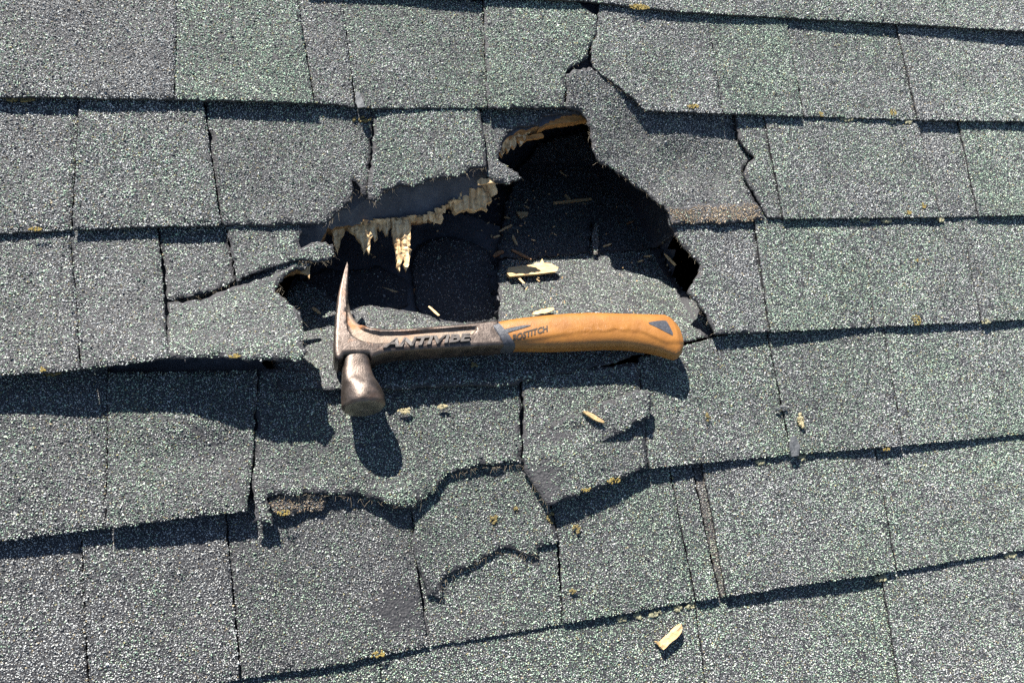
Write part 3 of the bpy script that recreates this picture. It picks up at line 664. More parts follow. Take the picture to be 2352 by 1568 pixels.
M_FACE = metal_material('face_steel', (.10, .09, .075), (.20, .185, .16), (.16, .09, .05), .5)
M_DARKST = plain('letter_steel', (.055, .046, .041), .6, 0, 300, .3)
def grip_material():
    mt, nt, bs = newmat('orange_rubber'); tc = N(nt, 'ShaderNodeTexCoord'); co = tc.outputs['Object']
    n1 = noise(nt, co, 60, 5, .6); r = ramp(nt, [(.3, (.20, .078, .013)), (.7, (.275, .114, .019))]); nt.links.new(n1, r.inputs[0])
    n2 = noise(nt, co, 130, 6, .7, .3); r2 = ramp(nt, [(.60, (0, 0, 0)), (.72, (1, 1, 1))]); nt.links.new(n2, r2.inputs[0])
    n3 = noise(nt, co, 22, 2); r3 = ramp(nt, [(.48, (0, 0, 0)), (.62, (1, 1, 1))]); nt.links.new(n3, r3.inputs[0])
    c = mixc(nt, r.outputs[0], (.085, .036, .014), mth(nt, 'MULTIPLY', mth(nt, 'MULTIPLY', r2.outputs[0], r3.outputs[0]), .75))
    nt.links.new(c, bs.inputs['Base Color']); bs.inputs['Roughness'].default_value = .48
    nt.links.new(bump(nt, mth(nt, 'ADD', n2, mth(nt, 'MULTIPLY', noise(nt, co, 900, 2), .3)), .0005), bs.inputs['Normal'])
    return mt
M_GRIP = grip_material(); M_BLK = plain('black_rubber', (.035, .037, .045), .5, 0, 300, .5, .0006)
M_INK = plain('stamped_ink', (.028, .020, .012), .7, 0, 700, .5)
def hpart(name, V, Fc, mat, parent=None, smooth=True, mi=None):
    me = mesh(name, V, Fc, mat, mi); 
    if smooth:
        me.polygons.foreach_set('use_smooth', np.ones(len(me.polygons), bool))
        try: me.set_sharp_from_angle(angle=math.radians(38))
        except Exception: pass
    o = bpy.data.objects.new(name, me); COL.objects.link(o); o.parent = parent or HAM; return o

def offset_in(poly, d):
    p = np.asarray(poly); a = np.roll(p, 1, 0); b = np.roll(p, -1, 0)
    e1 = p - a; e2 = b - p; e1 /= np.linalg.norm(e1, axis=1)[:, None] + 1e-12; e2 /= np.linalg.norm(e2, axis=1)[:, None] + 1e-12
    nn = np.c_[-(e1[:, 1] + e2[:, 1]), e1[:, 0] + e2[:, 0]]; nn /= np.linalg.norm(nn, axis=1)[:, None] + 1e-12
    return p + nn * d
def smooth_poly(poly, it=2):
    p = np.asarray(poly, float)
    for _ in range(it):
        q = np.roll(p, -1, 0); p = np.stack([p * .75 + q * .25, p * .25 + q * .75], 1).reshape(-1, 2)
    return p
def area(p): return .5 * np.sum(p[:, 0] * np.roll(p[:, 1], -1) - np.roll(p[:, 0], -1) * p[:, 1])
def bevelled(poly, hz, bevf, spacing=.006):
    """solid with outline poly, half thickness hz(x, y), rounded rims on both faces"""
    p = np.asarray(poly)
    if area(p) < 0: p = p[::-1]
    bev = bevf(p[:, 0], p[:, 1])
    rings = [(0, 1.0), (.10, .55), (.35, .22), (.68, .05), (1.0, 0.0)]
    V, Fc = [], []; n = len(p)
    def ring(ins, drop, sgn):
        q = offset_in(p, (bev * ins)[:, None]) if ins else p
        b = len(V); z = hz(q[:, 0], q[:, 1]) - bev * drop
        V.extend([(x, y, sgn * zz) for (x, y), zz in zip(q, z)]); return b
    tops = [ring(i, d, 1) for i, d in rings]; bots = [ring(i, d, -1) for i, d in rings]
    for r in (tops,):
        for a, b in zip(r[:-1], r[1:]):
            Fc += [(a + i, a + (i + 1) % n, b + (i + 1) % n, b + i) for i in range(n)]
    for a, b in zip(bots[:-1], bots[1:]):
        Fc += [(a + (i + 1) % n, a + i, b + i, b + (i + 1) % n) for i in range(n)]
    Fc += [(bots[0] + i, bots[0] + (i + 1) % n, tops[0] + (i + 1) % n, tops[0] + i) for i in range(n)]
    for r, sg in ((tops, 1), (bots, -1)):
        q = np.array([V[r[-1] + i][:2] for i in range(n)]); P, T = fill(q, spacing)
        b = len(V); z = np.interp
        # heights inside the face: follow hz
        zz = hz(P[:, 0], P[:, 1]); V.extend([(x, y, sg * w) for (x, y), w in zip(P, zz)])
        Fc += [tuple(int(k) + b for k in (t if sg > 0 else t[::-1])) for t in T]
    return V, Fc
yt = hl([(797, 607)])[0][1]
BODY_P = [(797, 606), (790, 628), (781, 662), (774, 695), (769, 737), (766, 782), (765.5, 818), (768, 834), (776, 841), (785, 838), (790, 828), (846, 826), (851, 834), (858, 833), (866, 829), (876, 825), (896, 821), (921, 818), (966, 815), (1011, 812), (1080, 808), (1152, 804),
          (1150, 780), (1140, 746), (1124, 748), (1056, 755), (1010, 759), (966, 763), (920, 766), (876, 767.5), (850, 765), (832, 759.5), (820, 751), (811, 738), (804, 720), (799.5, 697), (798.5, 670), (799, 640), (799.5, 615)]
body = roughen(hl(BODY_P), .0025, 0)
HOL_P = [(800, 668), (795, 700), (792, 735), (794, 765), (805, 788), (825, 799), (853, 804), (885, 803), (960, 797), (1030, 791), (1076, 786), (1092, 772), (1090, 761), (1056, 763), (966, 769.5), (894, 776.5), (862, 776), (838, 769), (828, 764), (835, 740), (815, 700)]
HOLP = roughen(smooth_poly(hl(HOL_P), 1), .002, 0)
def sdist(poly, x, y):
    q = np.c_[np.ravel(x), np.ravel(y)]; a = poly; b = np.roll(poly, -1, 0); best = np.full(len(q), 9.0)
    for p0, p1 in zip(a, b):
        d = p1 - p0; t = np.clip(((q - p0) @ d) / (d @ d + 1e-15), 0, 1); best = np.minimum(best, np.hypot(*(q - p0 - t[:, None] * d).T))
    return np.where(inside(poly, q), best, -best)
hx0 = hl([(766, 800)])[0][0]; hx1 = hl([(905, 800)])[0][0]
def body_h(x, y):
    x = np.asarray(x, float); y = np.asarray(y, float)
    t = np.clip(y / yt, 0, 1)
    hgt = np.interp(x, [hx0, hx0 + .03, hx1, .2], [.0165, .0158, .0138, .0130]) * (1 - .72 * t ** 1.5)
    d = np.clip(sdist(HOLP, x, y) / .0022, 0, 1); d = d * d * (3 - 2 * d)
    return hgt - .0036 * d * np.clip((hx1 + .11 - x) / .02, .0, 1)
def bev_w(x, y): return .0040 * np.clip((yt - y) / .055, .10, 1)
V, Fc = bevelled(body, body_h, bev_w, .0016)
V_ = np.array(V); mi = []
for f in Fc:
    c = V_[list(f)].mean(0); mi.append(c)
mi = np.array(mi); mi = ((sdist(HOLP, mi[:, 0], mi[:, 1]) > .0012) & (mi[:, 2] > 0)).astype(np.int32)
M_HOLL = metal_material('dusty_hollow', (.15, .115, .09), (.27, .22, .175), (.26, .105, .035), .6)
body_o = hpart('steel_body', V, Fc, [M_STEEL, M_HOLL], None, True, mi)
# poll: neck flaring into a round bell
def ring_loft(stations, seg=64):
    V, Fc = [], []
    for (cx, y, rx, rz, ne) in stations:
        for i in range(seg):
            a = 2 * math.pi * i / seg; ca, sa = math.cos(a), math.sin(a)
            V.append((cx + rx * math.copysign(abs(ca) ** (2 / ne), ca), y, rz * math.copysign(abs(sa) ** (2 / ne), sa)))
    for s in range(len(stations) - 1):
        for i in range(seg):
            Fc.append((s * seg + i, s * seg + (i + 1) % seg, (s + 1) * seg + (i + 1) % seg, (s + 1) * seg + i))
    return V, Fc
def pst(xl, xr, y, rz, ne):
    a, b = hl([(xl, y), (xr, y)]); r = (b[0] - a[0]) / 2; return [(a[0] + b[0]) / 2, (a[1] + b[1]) / 2, r, rz or r, ne]
st = [pst(787, 849, 806, .0140, 2.8), pst(786, 850, 828, .0142, 3.0), pst(786, 850.5, 842, .0138, 3.2), pst(785, 853, 856, .0138, 3.6), pst(784.5, 856, 868, .0144, 4.0), pst(784, 862, 880, .0165, 3.4), pst(783.5, 871, 892, .0196, 2.6), pst(783, 878, 902, .0212, 2.15), pst(783, 883, 913, .0220, 2),
      pst(783.5, 885, 922, .0222, 2), pst(784, 885.5, 931, .0222, 2)]
e = st[-1]; st += [[e[0], e[1] - .0010, e[2] - .0003, e[3] - .0003, 2], [e[0], e[1] - .0030, e[2] - .0022, e[3] - .0022, 2]]
V, Fc = ring_loft(st)
hd = hpart('poll', V, Fc, M_STEEL)
fc = st[-1]; V, Fc = [], []
for k, (rr, dy) in enumerate(((1.0, 0), (.97, -.0005), (.7, -.0009), (.35, -.0011), (.02, -.0012))):
    for i in range(40):
        a = 2 * math.pi * i / 40; V.append((fc[0] + fc[2] * rr * math.cos(a), fc[1] + dy, fc[3] * rr * math.sin(a)))
for k in range(4):
    for i in range(40): Fc.append((k * 40 + i, k * 40 + (i + 1) % 40, (k + 1) * 40 + (i + 1) % 40, (k + 1) * 40 + i))
Fc.append(tuple(range(160, 200)))
hpart('striking_face', V, Fc, M_FACE, hd)

def loft(top, bot, hzf, n_exp, nx, nseg, mod=None, xs=None, cap=True, shear=0.0):
    """top / bot: local outlines as functions of x; superellipse sections"""
    tx, ty = zip(*top); bx, by = zip(*bot); x0, x1 = max(tx[0], bx[0]), min(tx[-1], bx[-1])
    xs = np.linspace(x0, x1, nx) if xs is None else xs; V, Fc = [], []
    for x in xs:
        x_ = x
        for i in range(nseg):
            a = 2 * math.pi * i / nseg; ca, sa = math.cos(a), math.sin(a)
            x = x_ + (shear * (1 - ca) / 2 * max(0.0, 1 - (x_ - xs[0]) / .045))
            yt_, yb_ = np.interp(x, tx, ty), np.interp(x, bx, by); c, hy = (yt_ + yb_) / 2, max((yt_ - yb_) / 2, 1e-5); hz_ = hzf(x)
            y = c + hy * math.copysign(abs(ca) ** (2 / n_exp), ca); z = hz_ * math.copysign(abs(sa) ** (2 / n_exp), sa)
            if mod and abs(z) > hz_ * .3: z -= math.copysign(mod(x, y), z)
            V.append((x, y, z))
    for s in range(len(xs) - 1):
        for i in range(nseg): Fc.append((s * nseg + i, (s + 1) * nseg + i, (s + 1) * nseg + (i + 1) % nseg, s * nseg + (i + 1) % nseg))
    if cap: Fc += [tuple(range(nseg)), tuple(range((len(xs) - 1) * nseg, len(xs) * nseg))[::-1]]
    return V, Fc
def gz(top, bot, hzf, n_exp, mod=None):
    tx, ty = zip(*top); bx, by = zip(*bot)
    def f(x, y):
        yt_, yb_ = np.interp(x, tx, ty), np.interp(x, bx, by); c, hy = (yt_ + yb_) / 2, (yt_ - yb_) / 2
        z = hzf(x) * np.clip(1 - np.abs(np.clip((y - c) / hy, -1, 1)) ** n_exp, 0, 1) ** (1 / n_exp)
        if mod is not None: z = z - np.array([mod(a, b_) for a, b_ in zip(np.ravel(x), np.ravel(y))])
        return z
    return f
def curve(p): 
    q = hl(p); return [tuple(v) for v in q]
z_s = body_h; shank = body_o
# raised and printed lettering
def lettering(txt, quad, zf, depth, mat, parent, bold=.0, lift=0.0):
    cu = bpy.data.curves.new('lettering', 'FONT'); cu.body = txt; cu.extrude = .12; cu.offset = bold; cu.resolution_u = 3; cu.bevel_depth = .012
    to = bpy.data.objects.new('lettering', cu); COL.objects.link(to); bpy.context.view_layer.update()
    me = bpy.data.meshes.new_from_object(to.evaluated_get(bpy.context.evaluated_depsgraph_get()))
    bpy.data.objects.remove(to); bpy.data.curves.remove(cu)
    n = len(me.vertices); co = np.empty(n * 3, np.float32); me.vertices.foreach_get('co', co); co = co.reshape(-1, 3)
    lo, hi = co.min(0), co.max(0); a = (co[:, 0] - lo[0]) / (hi[0] - lo[0]); c = (co[:, 1] - lo[1]) / (hi[1] - lo[1]); w = (co[:, 2] - lo[2]) / (hi[2] - lo[2])
    BL, BR, TL, TR = [np.array(q) for q in quad]
    xy = (1 - c)[:, None] * ((1 - a)[:, None] * BL + a[:, None] * BR) + c[:, None] * ((1 - a)[:, None] * TL + a[:, None] * TR)
    z = zf(xy[:, 0], xy[:, 1]) + lift + (w - .35) * depth
    me.vertices.foreach_set('co', np.c_[xy, z].astype(np.float32).ravel()); me.materials.clear(); me.materials.append(mat); me.update()
    me.name = 'lettering'; o = bpy.data.objects.new('lettering', me); COL.objects.link(o); o.parent = parent; return o
q4 = lambda *p: [hl([x], .0125)[0] for x in p]
lettering('ANTIVIBE', q4((879, 803.5), (1077, 786.5), (894, 777), (1081, 764.5)), z_s, .0042, M_DARKST, shank, .022, .0004)
g_top = curve([(1112, 749), (1134, 746), (1160, 741), (1192, 736), (1249, 730), (1300, 726), (1352, 724), (1420, 726), (1477, 727), (1519, 727), (1530, 732), (1542, 743), (1553, 756), (1560, 768), (1565, 784), (1567, 793)])
g_bot = curve([(1112, 807), (1150, 805), (1192, 804), (1268, 805), (1344, 802), (1390, 800), (1430, 800.5), (1458, 803), (1496, 809), (1520, 815), (1540, 822), (1550, 824.5), (1558, 821), (1564, 812), (1567, 797)])
gx0, gx1 = g_top[0][0], g_top[-1][0]
hz_g0 = lambda x: np.interp((x - gx0) / (gx1 - gx0), [0, .08, .3, .6, .85, .955, .985, 1], [.0130, .0142, .0158, .0165, .0160, .0145, .0115, .0060])
xs = np.r_[np.linspace(gx0, gx1 - .012, 120), np.linspace(gx1 - .0115, gx1, 26)]
notch = [hl([(px_, 735)])[0][0] for px_ in (1326, 1381, 1441)]
g_tx, g_ty = zip(*g_top); g_bx, g_by = zip(*g_bot)
ridge = curve([(1180, 795), (1240, 790), (1300, 781), (1400, 772), (1460, 776), (1520, 800)]); r_x, r_y = zip(*ridge)
def gmod(x, y):
    t = (np.interp(x, g_tx, g_ty) - y); d = 0.0
    for nx_ in notch:
        if 0.001 < t < .0055: d += .0007 * math.exp(-((x - nx_) / .0008) ** 2)
    yr = np.interp(x, r_x, r_y)                      # grip steps down below a soft ridge
    d += .0014 / (1 + math.exp(min(60, max(-60, (y - yr) / .0007))))
    # knurled band along the ridge
    a = (x - hl_k0) / (hl_k1 - hl_k0)
    if 0 < a < 1 and -.001 < y - yr < .0055:
        e = math.sin(math.pi * a) ** .4
        d += -.0009 * e * math.sin((x + y) * 2 * math.pi / .0030) * math.sin((x - y) * 2 * math.pi / .0030)
    return d
hl_k0, hl_k1 = hl([(1285, 780)])[0][0], hl([(1465, 780)])[0][0]
V, Fc = loft(g_top, g_bot, hz_g0, 2.7, 0, 90, gmod, shear=hl([(1167, 790)])[0][0] - hl([(1124, 790)])[0][0], xs=np.r_[np.linspace(gx0 + .006, gx1 - .012, 260), np.linspace(gx1 - .0117, gx1, 24)])
grip = hpart('grip', V, Fc, M_GRIP)
z_g = gz(g_top, g_bot, hz_g0, 2.7, gmod)
lettering('BOSTITCH', q4((1175.6, 784), (1256.4, 764.5), (1177, 770.5), (1255.6, 750)), z_g, .0006, M_INK, grip, .02, .0001)
def patch(name, pts, zf, mat, parent, lift=.0004, th=.0010, sm=1):
    p = smooth_poly(hl(pts, .0135), sm) if sm else hl(pts, .0135)
    if area(p) < 0: p = p[::-1]
    P, T = fill(p, .0022); n = len(P); be = bnd_edges(T); z = zf(P[:, 0], P[:, 1]) + lift
    return hpart(name, np.concatenate([np.c_[P, z], np.c_[P, z - th]]), list(map(tuple, T)) + [tuple(t[::-1] + n) for t in T] + [(b_, a_, a_ + n, b_ + n) for a_, b_ in be], mat, parent)
patch('grip_inset', [(1483, 744), (1500, 740), (1528, 736), (1533, 743), (1548, 774), (1530, 766), (1508, 755)], z_g, M_BLK, grip, .00035)
# collar between steel and rubber, slanted at both ends
V, Fc = [], []; ns, sg = 10, 60
cl_t, cl_b, cr_t, cr_b = hl([(1116, 748.5), (1150, 805), (1136, 746), (1182, 804)])
for i in range(ns + 1):
    t = i / ns
    for k in range(sg):
        a = 2 * math.pi * k / sg; ca, sa = math.cos(a), math.sin(a); yy = math.copysign(abs(ca) ** (2 / 2.7), ca); fr = (1 - yy) / 2
        bow = .0035 * math.sin(math.pi * fr)
        x = (1 - t) * (cl_t[0] + (cl_b[0] - cl_t[0]) * fr + bow * .3) + t * (cr_t[0] + (cr_b[0] - cr_t[0]) * fr - bow * .3)
        yt_, yb_ = np.interp(x, g_tx, g_ty), np.interp(x, g_bx, g_by); c, hy = (yt_ + yb_) / 2, (yt_ - yb_) / 2
        r = 1.035 if 0 < i < ns else .97
        V.append((x, c + hy * r * yy, (hz_g0(x) * r) * math.copysign(abs(sa) ** (2 / 2.7), sa)))
for i in range(ns):
    for k in range(sg): Fc.append((i * sg + k, (i + 1) * sg + k, (i + 1) * sg + (k + 1) % sg, i * sg + (k + 1) % sg))
col_ = hpart('collar', V, Fc, M_BLK)
patch('collar_tongue', [(1138, 762), (1170, 754), (1205, 748), (1222, 748.5), (1200, 755), (1168, 764), (1152, 770)], z_g, M_BLK, col_, .0006)

# ------------------------------------------------------------------ loose wood chips
M_PALE = wood_material('pale_chip', (.32, .20, .085), (.48, .33, .16), (.60, .45, .25), (.3, 1, 1), 300)
M_BRWN = wood_material('brown_chip', (.14, .065, .025), (.26, .13, .055), (.36, .20, .09), (.3, 1, 1), 300)
PB = panel_base(.005); PF = lambda u, v: deep(u, v) + .0006
dlay = lambda u, v: deep(u, v) + .0055 + .002 * np.sin(u * 60) * np.sin(v * 70)
for pts_, cv_, lab_, hf_ in (([(946, 612), (958, 566), (990, 548), (1040, 543), (1095, 560), (1130, 590), (1143, 640), (1148, 745), (1080, 752), (1000, 745), (968, 738), (956, 690), (950, 650)], .30, 'torn felt layer with a curved upper edge deep in the hole', dlay),
                             ([(700, 640), (745, 615), (800, 622), (870, 610), (930, 640), (938, 700), (900, 712), (830, 735), (760, 740), (705, 720)], .14, 'felt scrap sprinkled with loose granules behind the claw', lambda u, v: deep(u, v) + .003)):
    SEED[0] += 1
    slab_with_granules('felt', trace(pts_, hf_), hf_, .003, PANEL, (.2, 0, .75, 1), amp=.0010, seed=SEED[0], cover=cv_)['label'] = lab_; PD = panel_base(.0055)
SCRH = ctrl_h([(1230, 960, 9), (1290, 1010, 8), (1340, 945, 11), (1420, 925, 16), (1497, 900, 22), (1490, 960, 22), (1440, 992, 19), (1390, 1012, 14), (1340, 1010, 10), (1300, 905, 8), (1420, 890, 12)])
def on_course(k): return lambda u, v: course_h(k)(u, v) + .0022
def chip(x1, y1, x2, y2, w, th, hf, mat, label, outline=None, lift=.0004, tilt=.0008):
    a, b = trace([(x1, y1), (x2, y2)], hf); d = b - a; l = np.hypot(*d); d /= l; nn = np.array([-d[1], d[0]])
    wm = w * .00047; pts = []
    if outline is not None: pts = list(trace(outline, hf))
    else:
        k = max(3, int(l / .004)); rs = random.Random(int(x1 * 7 + y1))
        for i in range(k + 1): pts.append(a + d * l * i / k - nn * wm / 2 * (rs.uniform(.65, 1.1) if 0 < i < k else rs.uniform(.1, .8)))
        for i in range(k, -1, -1): pts.append(a + d * (l * i / k + rs.uniform(-.0015, .0015)) + nn * wm / 2 * (rs.uniform(.7, 1.1) if 0 < i < k else rs.uniform(.2, .9)))
    p = np.array(pts)
    if area(p) < 0: p = p[::-1]
    c = p.mean(0); P, T = fill(p, max(wm * .6, .0015)); n = len(P); be = bnd_edges(T)
    zc_ = float(hf(c[:1], c[1:])[0]); g0 = (hf(c[:1] + d[0] * l * .3, c[1:] + d[1] * l * .3)[0] - hf(c[:1] - d[0] * l * .3, c[1:] - d[1] * l * .3)[0]) / (l * .6)
    g1 = (hf(c[:1] + nn[0] * .003, c[1:] + nn[1] * .003)[0] - hf(c[:1] - nn[0] * .003, c[1:] - nn[1] * .003)[0]) / .006
    s = (P - c) @ d; q = (P - c) @ nn; z = s * g0 + q * g1 + lift + tilt * s / l + .0004 * np.sin(q * 1400) * min(1, th / .002)
    ang = math.atan2(d[1], d[0])
    # mesh laid along its own grain: local x runs down the length
    L1 = np.c_[s, q, z + th]; L0 = np.c_[s, q, z]
    me = mesh('wood_chip', np.concatenate([L1, L0]), list(map(tuple, T)) + [tuple(t[::-1] + n) for t in T] + [(b_, a_, a_ + n, b_ + n) for a_, b_ in be], mat)
    o = bpy.data.objects.new('wood_chip', me); COL.objects.link(o); o.matrix_world = ROOF @ Matrix.Translation((c[0], c[1], zc_)) @ Matrix.Rotation(ang, 4, 'Z')
    return tag(o, label, 'wood chip', 'wood chips scattered around the hole')
chip(1162, 628, 1278, 618, 20, .006, PD, M_PALE, 'largest pale board fragment with one raised prong half in sun above the hammer',
     [(1165, 618), (1190, 614), (1222, 611), (1228, 605), (1238, 607), (1243, 597), (1246, 607), (1262, 608), (1270, 613), (1279, 618), (1274, 627), (1230, 632), (1185, 636), (1168, 638), (1162, 631)])
chip(1271, 467, 1359, 457, 9, .003, PB, M_PALE, 'long thin shaded sliver near the top of the sunken shingles')
chip(1298, 448, 1308, 458, 9, .003, PB, M_PALE, 'small whitish flake just above the long thin sliver')
chip(1187, 492, 1213, 490, 12, .003, PB, M_PALE, 'triangular shaded chip right of the slanting splinters', [(1186, 487), (1213, 487), (1211, 496), (1196, 502)])
chip(1148, 531, 1176, 517, 7, .002, PB, M_PALE, 'slanted tan chip in shade below the triangular chip')
chip(1133, 546, 1148, 541, 6, .002, PB, M_PALE, 'little pale chip lying left of the curled shaving')
chip(1177, 540, 1187, 563, 7, .002, PB, M_PALE, 'curled upright wood shaving above the brown strip')
chip(1133, 588, 1154, 578, 13, .003, PB, M_BRWN, 'stubby brown chip left of the brown strip')
chip(1174, 573, 1220, 596, 8, .002, PB, M_BRWN, 'narrow reddish brown strip above the largest fragment')
chip(1077, 590, 1100, 598, 12, .003, PF, M_PALE, 'star shaped white chip on the dark felt', [(1077, 592), (1086, 591), (1088, 587), (1092, 590), (1100, 595), (1096, 598), (1095, 604), (1090, 600), (1082, 598)])
chip(1088, 626, 1105, 615, 6, .002, PF, M_PALE, 'leaf shaped tan chip below the star shaped chip')
chip(873, 661, 910, 672, 7, .002, PF, M_PALE, 'long pale chip on shaded felt right of the claw')
chip(950, 664, 972, 702, 16, .003, PF, M_BRWN, 'broad reddish chip at the felt edge')
chip(984, 704, 1007, 725, 6, .002, PD, M_PALE, 'thin tan chip right of the broad reddish chip')
chip(1222, 722, 1270, 711, 12, .004, PD, M_PALE, 'sunlit pale chip tucked against the top of the orange grip')
chip(1188, 635, 1202, 651, 6, .002, PD, M_PALE, 'small sunlit chip just below the largest fragment')
chip(1337, 944, 1385, 971, 9, .004, lambda u, v: SCRH(u, v) + .0018, M_PALE, 'straw coloured stick of wood on the lifted shingle below the grip')
chip(1386, 566, 1404, 561, 6, .002, PB, M_PALE, 'tiny pale chip right of the painted sun streak')
chip(1480, 589, 1495, 588, 6, .002, PD, M_PALE, 'tiny rectangular chip in the flap shadow, right one of two')
chip(1465, 601, 1477, 598, 5, .002, PD, M_PALE, 'tiny chip in the flap shadow, left one of two')
chip(1525, 583, 1550, 610, 2.6, .0012, PD, M_PALE, 'straw thin sliver at the right end of the hole')
chip(717, 707, 736, 720, 7, .002, panel_base(.006), M_PALE, 'small tan chip in shade left of the hammer claw')
chip(624, 641, 637, 672, 6, .002, lambda u, v: L1H(u, v) - .012, M_BRWN, 'brown chip stuck upright at the edge of the curled shingle')
chip(1514, 1485, 1560, 1438, 15, .006, on_course(-4), M_PALE, 'thick pale chip lying alone at the bottom of the roof')
chip(1503, 1472, 1521, 1484, 6, .003, on_course(-4), M_PALE, 'short tan chip touching the lower end of the thick pale chip')
chip(1286, 391, 1302, 404, 3.5, .0015, PB, M_PALE, 'pale splinter deep in the shade at the top of the hole')
chip(1205, 472, 1215, 478, 4, .0015, PB, M_PALE, 'speck of wood between two splinters and the triangular chip')
chip(1158, 498, 1173, 501, 4.5, .0015, PB, M_PALE, 'small flat chip left of the triangular chip')
chip(1440, 514, 1456, 508, 5, .002, PB, M_BRWN, 'brown chip in deep shade under the flap edge')

# ------------------------------------------------------------------ lichen, moss and grit
def clump(name, x, y, w, h, n, hf, mat, label, cat, group, size=(.0010, .0022), flat=.7, z=0.0):
    V, Fc = [], []; rs = np.random.default_rng(int(x * 3 + y)); c = trace([(x, y)], hf)[0]
    ico = [(0, 0, 1), (.89, 0, .45), (.28, .85, .45), (-.72, .53, .45), (-.72, -.53, .45), (.28, -.85, .45), (.72, .53, -.45), (-.28, .85, -.45), (-.89, 0, -.45), (-.28, -.85, -.45), (.72, -.53, -.45), (0, 0, -1)]
    tri = [(0, 1, 2), (0, 2, 3), (0, 3, 4), (0, 4, 5), (0, 5, 1), (1, 6, 2), (2, 7, 3), (3, 8, 4), (4, 9, 5), (5, 10, 1), (2, 6, 7), (3, 7, 8), (4, 8, 9), (5, 9, 10), (1, 10, 6), (7, 6, 11), (8, 7, 11), (9, 8, 11), (10, 9, 11), (6, 10, 11)]
    sc = .00047 * np.interp(x, [0, 2352], [.95, 1.28]); zc_ = float(hf(c[:1], c[1:])[0])
    for i in range(n):
        r = rs.uniform(*size); a = rs.uniform(0, 2 * np.pi); q = math.sqrt(rs.random()); px_, py_ = q * math.cos(a) * w * sc / 2, q * math.sin(a) * h * sc / 2
        b = len(V); z0 = float(hf(np.array([c[0] + px_]), np.array([c[1] + py_]))[0]) - zc_
        for vx, vy, vz in ico:
            j = rs.uniform(.7, 1.25); V.append((px_ + vx * r * j, py_ + vy * r * j, z0 + z + .0006 + (vz + .4) * r * flat * j))
        Fc += [tuple(k + b for k in t) for t in tri]
    o = bpy.data.objects.new(name, mesh(name, V, Fc, mat)); COL.objects.link(o); o.matrix_world = ROOF @ Matrix.Translation((c[0], c[1], zc_))
    return tag(o, label, cat, group)
YG = 'yellow lichen patches on the shingle edges'
for (x, y, w, h, n, k, lab) in [
    (1467, 17, 52, 14, 60, 2, 'largest yellow lichen patch on the top edge of the roof'), (1592, 245, 30, 10, 26, 1, 'yellow lichen patch above the bent flap'),
    (1886, 263, 14, 12, 12, 1, 'small yellow lichen left of the pale lumps in the upper right'), (2050, 259, 20, 16, 22, 1, 'yellow lichen above the pale lumps in the upper right'),
    (2085, 489, 18, 9, 14, 0, 'yellow lichen on the shingle edge right of centre'), (2121, 473, 12, 12, 10, 0, 'small round yellow lichen above the edge at right'),
    (2104, 735, 24, 22, 26, -1, 'bright yellow lichen on the edge in the lower right'), (2105, 598, 9, 9, 7, -1, 'tiny yellow lichen dot in the middle of a right hand shingle'),
    (80, 527, 26, 8, 16, 0, 'yellow lichen on the second edge at far left'), (98, 848, 14, 10, 9, -1, 'yellow lichen on the raised edge at far left'),
    (540, 817, 28, 8, 16, -1, 'yellow lichen on the edge of the curled shingle'), (1410, 1104, 30, 10, 18, -2, 'yellow lichen on the lifted edge below the grip'),
    (1345, 1124, 20, 9, 10, -2, 'faint yellow lichen on the lifted edge near its corner'), (2035, 1032, 16, 7, 8, -2, 'orange yellow lichen on the edge at lower right'),
    (868, 1502, 26, 14, 14, -3, 'yellow straw like lichen on the bottom edge left of centre'), (652, 1177, 26, 10, 16, -2, 'greenish yellow lichen on the tan sealant patch')]:
    hf = L1H if (x, y) == (540, 817) else course_h(k)
    clump('lichen_patch', x, y, w, h, int(n * 1.8), lambda u, v, f=hf: f(u, v) + .0008, M_LICH_Y, lab, 'lichen', YG, (.0005, .0012), .45)
for (x, y, w, h, k, lab) in [
    (1942, 275, 42, 13, 0, 'largest pale lump under the upper right shingle edge'), (2050, 281, 20, 12, 0, 'pale lump right of the largest one under the upper edge'), (2086, 282, 30, 13, 0, 'pale lump farthest right under the upper right edge'),
    (1985, 506, 24, 15, -1, 'rounded pale lump under the edge right of centre'), (2036, 507, 34, 13, -1, 'rough pale lump in the middle under the edge right of centre'), (2159, 504, 20, 15, -1, 'pale lump farthest right under the edge right of centre'),
    (1428, 1419, 24, 16, -4, 'pale lump under the bottom edge, leftmost of its row'), (1464, 1411, 20, 14, -4, 'grey lump second from left under the bottom edge'), (1503, 1407, 34, 16, -4, 'widest pale lump under the bottom edge above the thick chip'),
    (1555, 1396, 20, 14, -4, 'pale lump under the bottom edge above the thick chip end'), (1586, 1390, 22, 14, -4, 'yellowish lump under the bottom edge, last of its row'), (2022, 1326, 32, 20, -4, 'smooth grey lump under the bottom edge at right'),
    (2318, 1275, 42, 16, -4, 'pale lump at the far right under the bottom edge'), (1841, 1050, 20, 14, -3, 'pale lump under the third edge at right'), (1746, 1062, 26, 12, -3, 'dull lump under the third edge left of the pale one'),
    (2263, 740, 26, 14, -1, 'pale crust on a shingle corner at right')]:
    clump('lichen_lump', x, y, w * .8, h * .7, int(w * .7), lambda u, v, f=course_h(k): np.minimum(f(u, v), .004 if k != -1 else .006), M_LICH_P, lab, 'lichen', 'pale lichen lumps under the shingle edges', (.0010, .0026), .75)
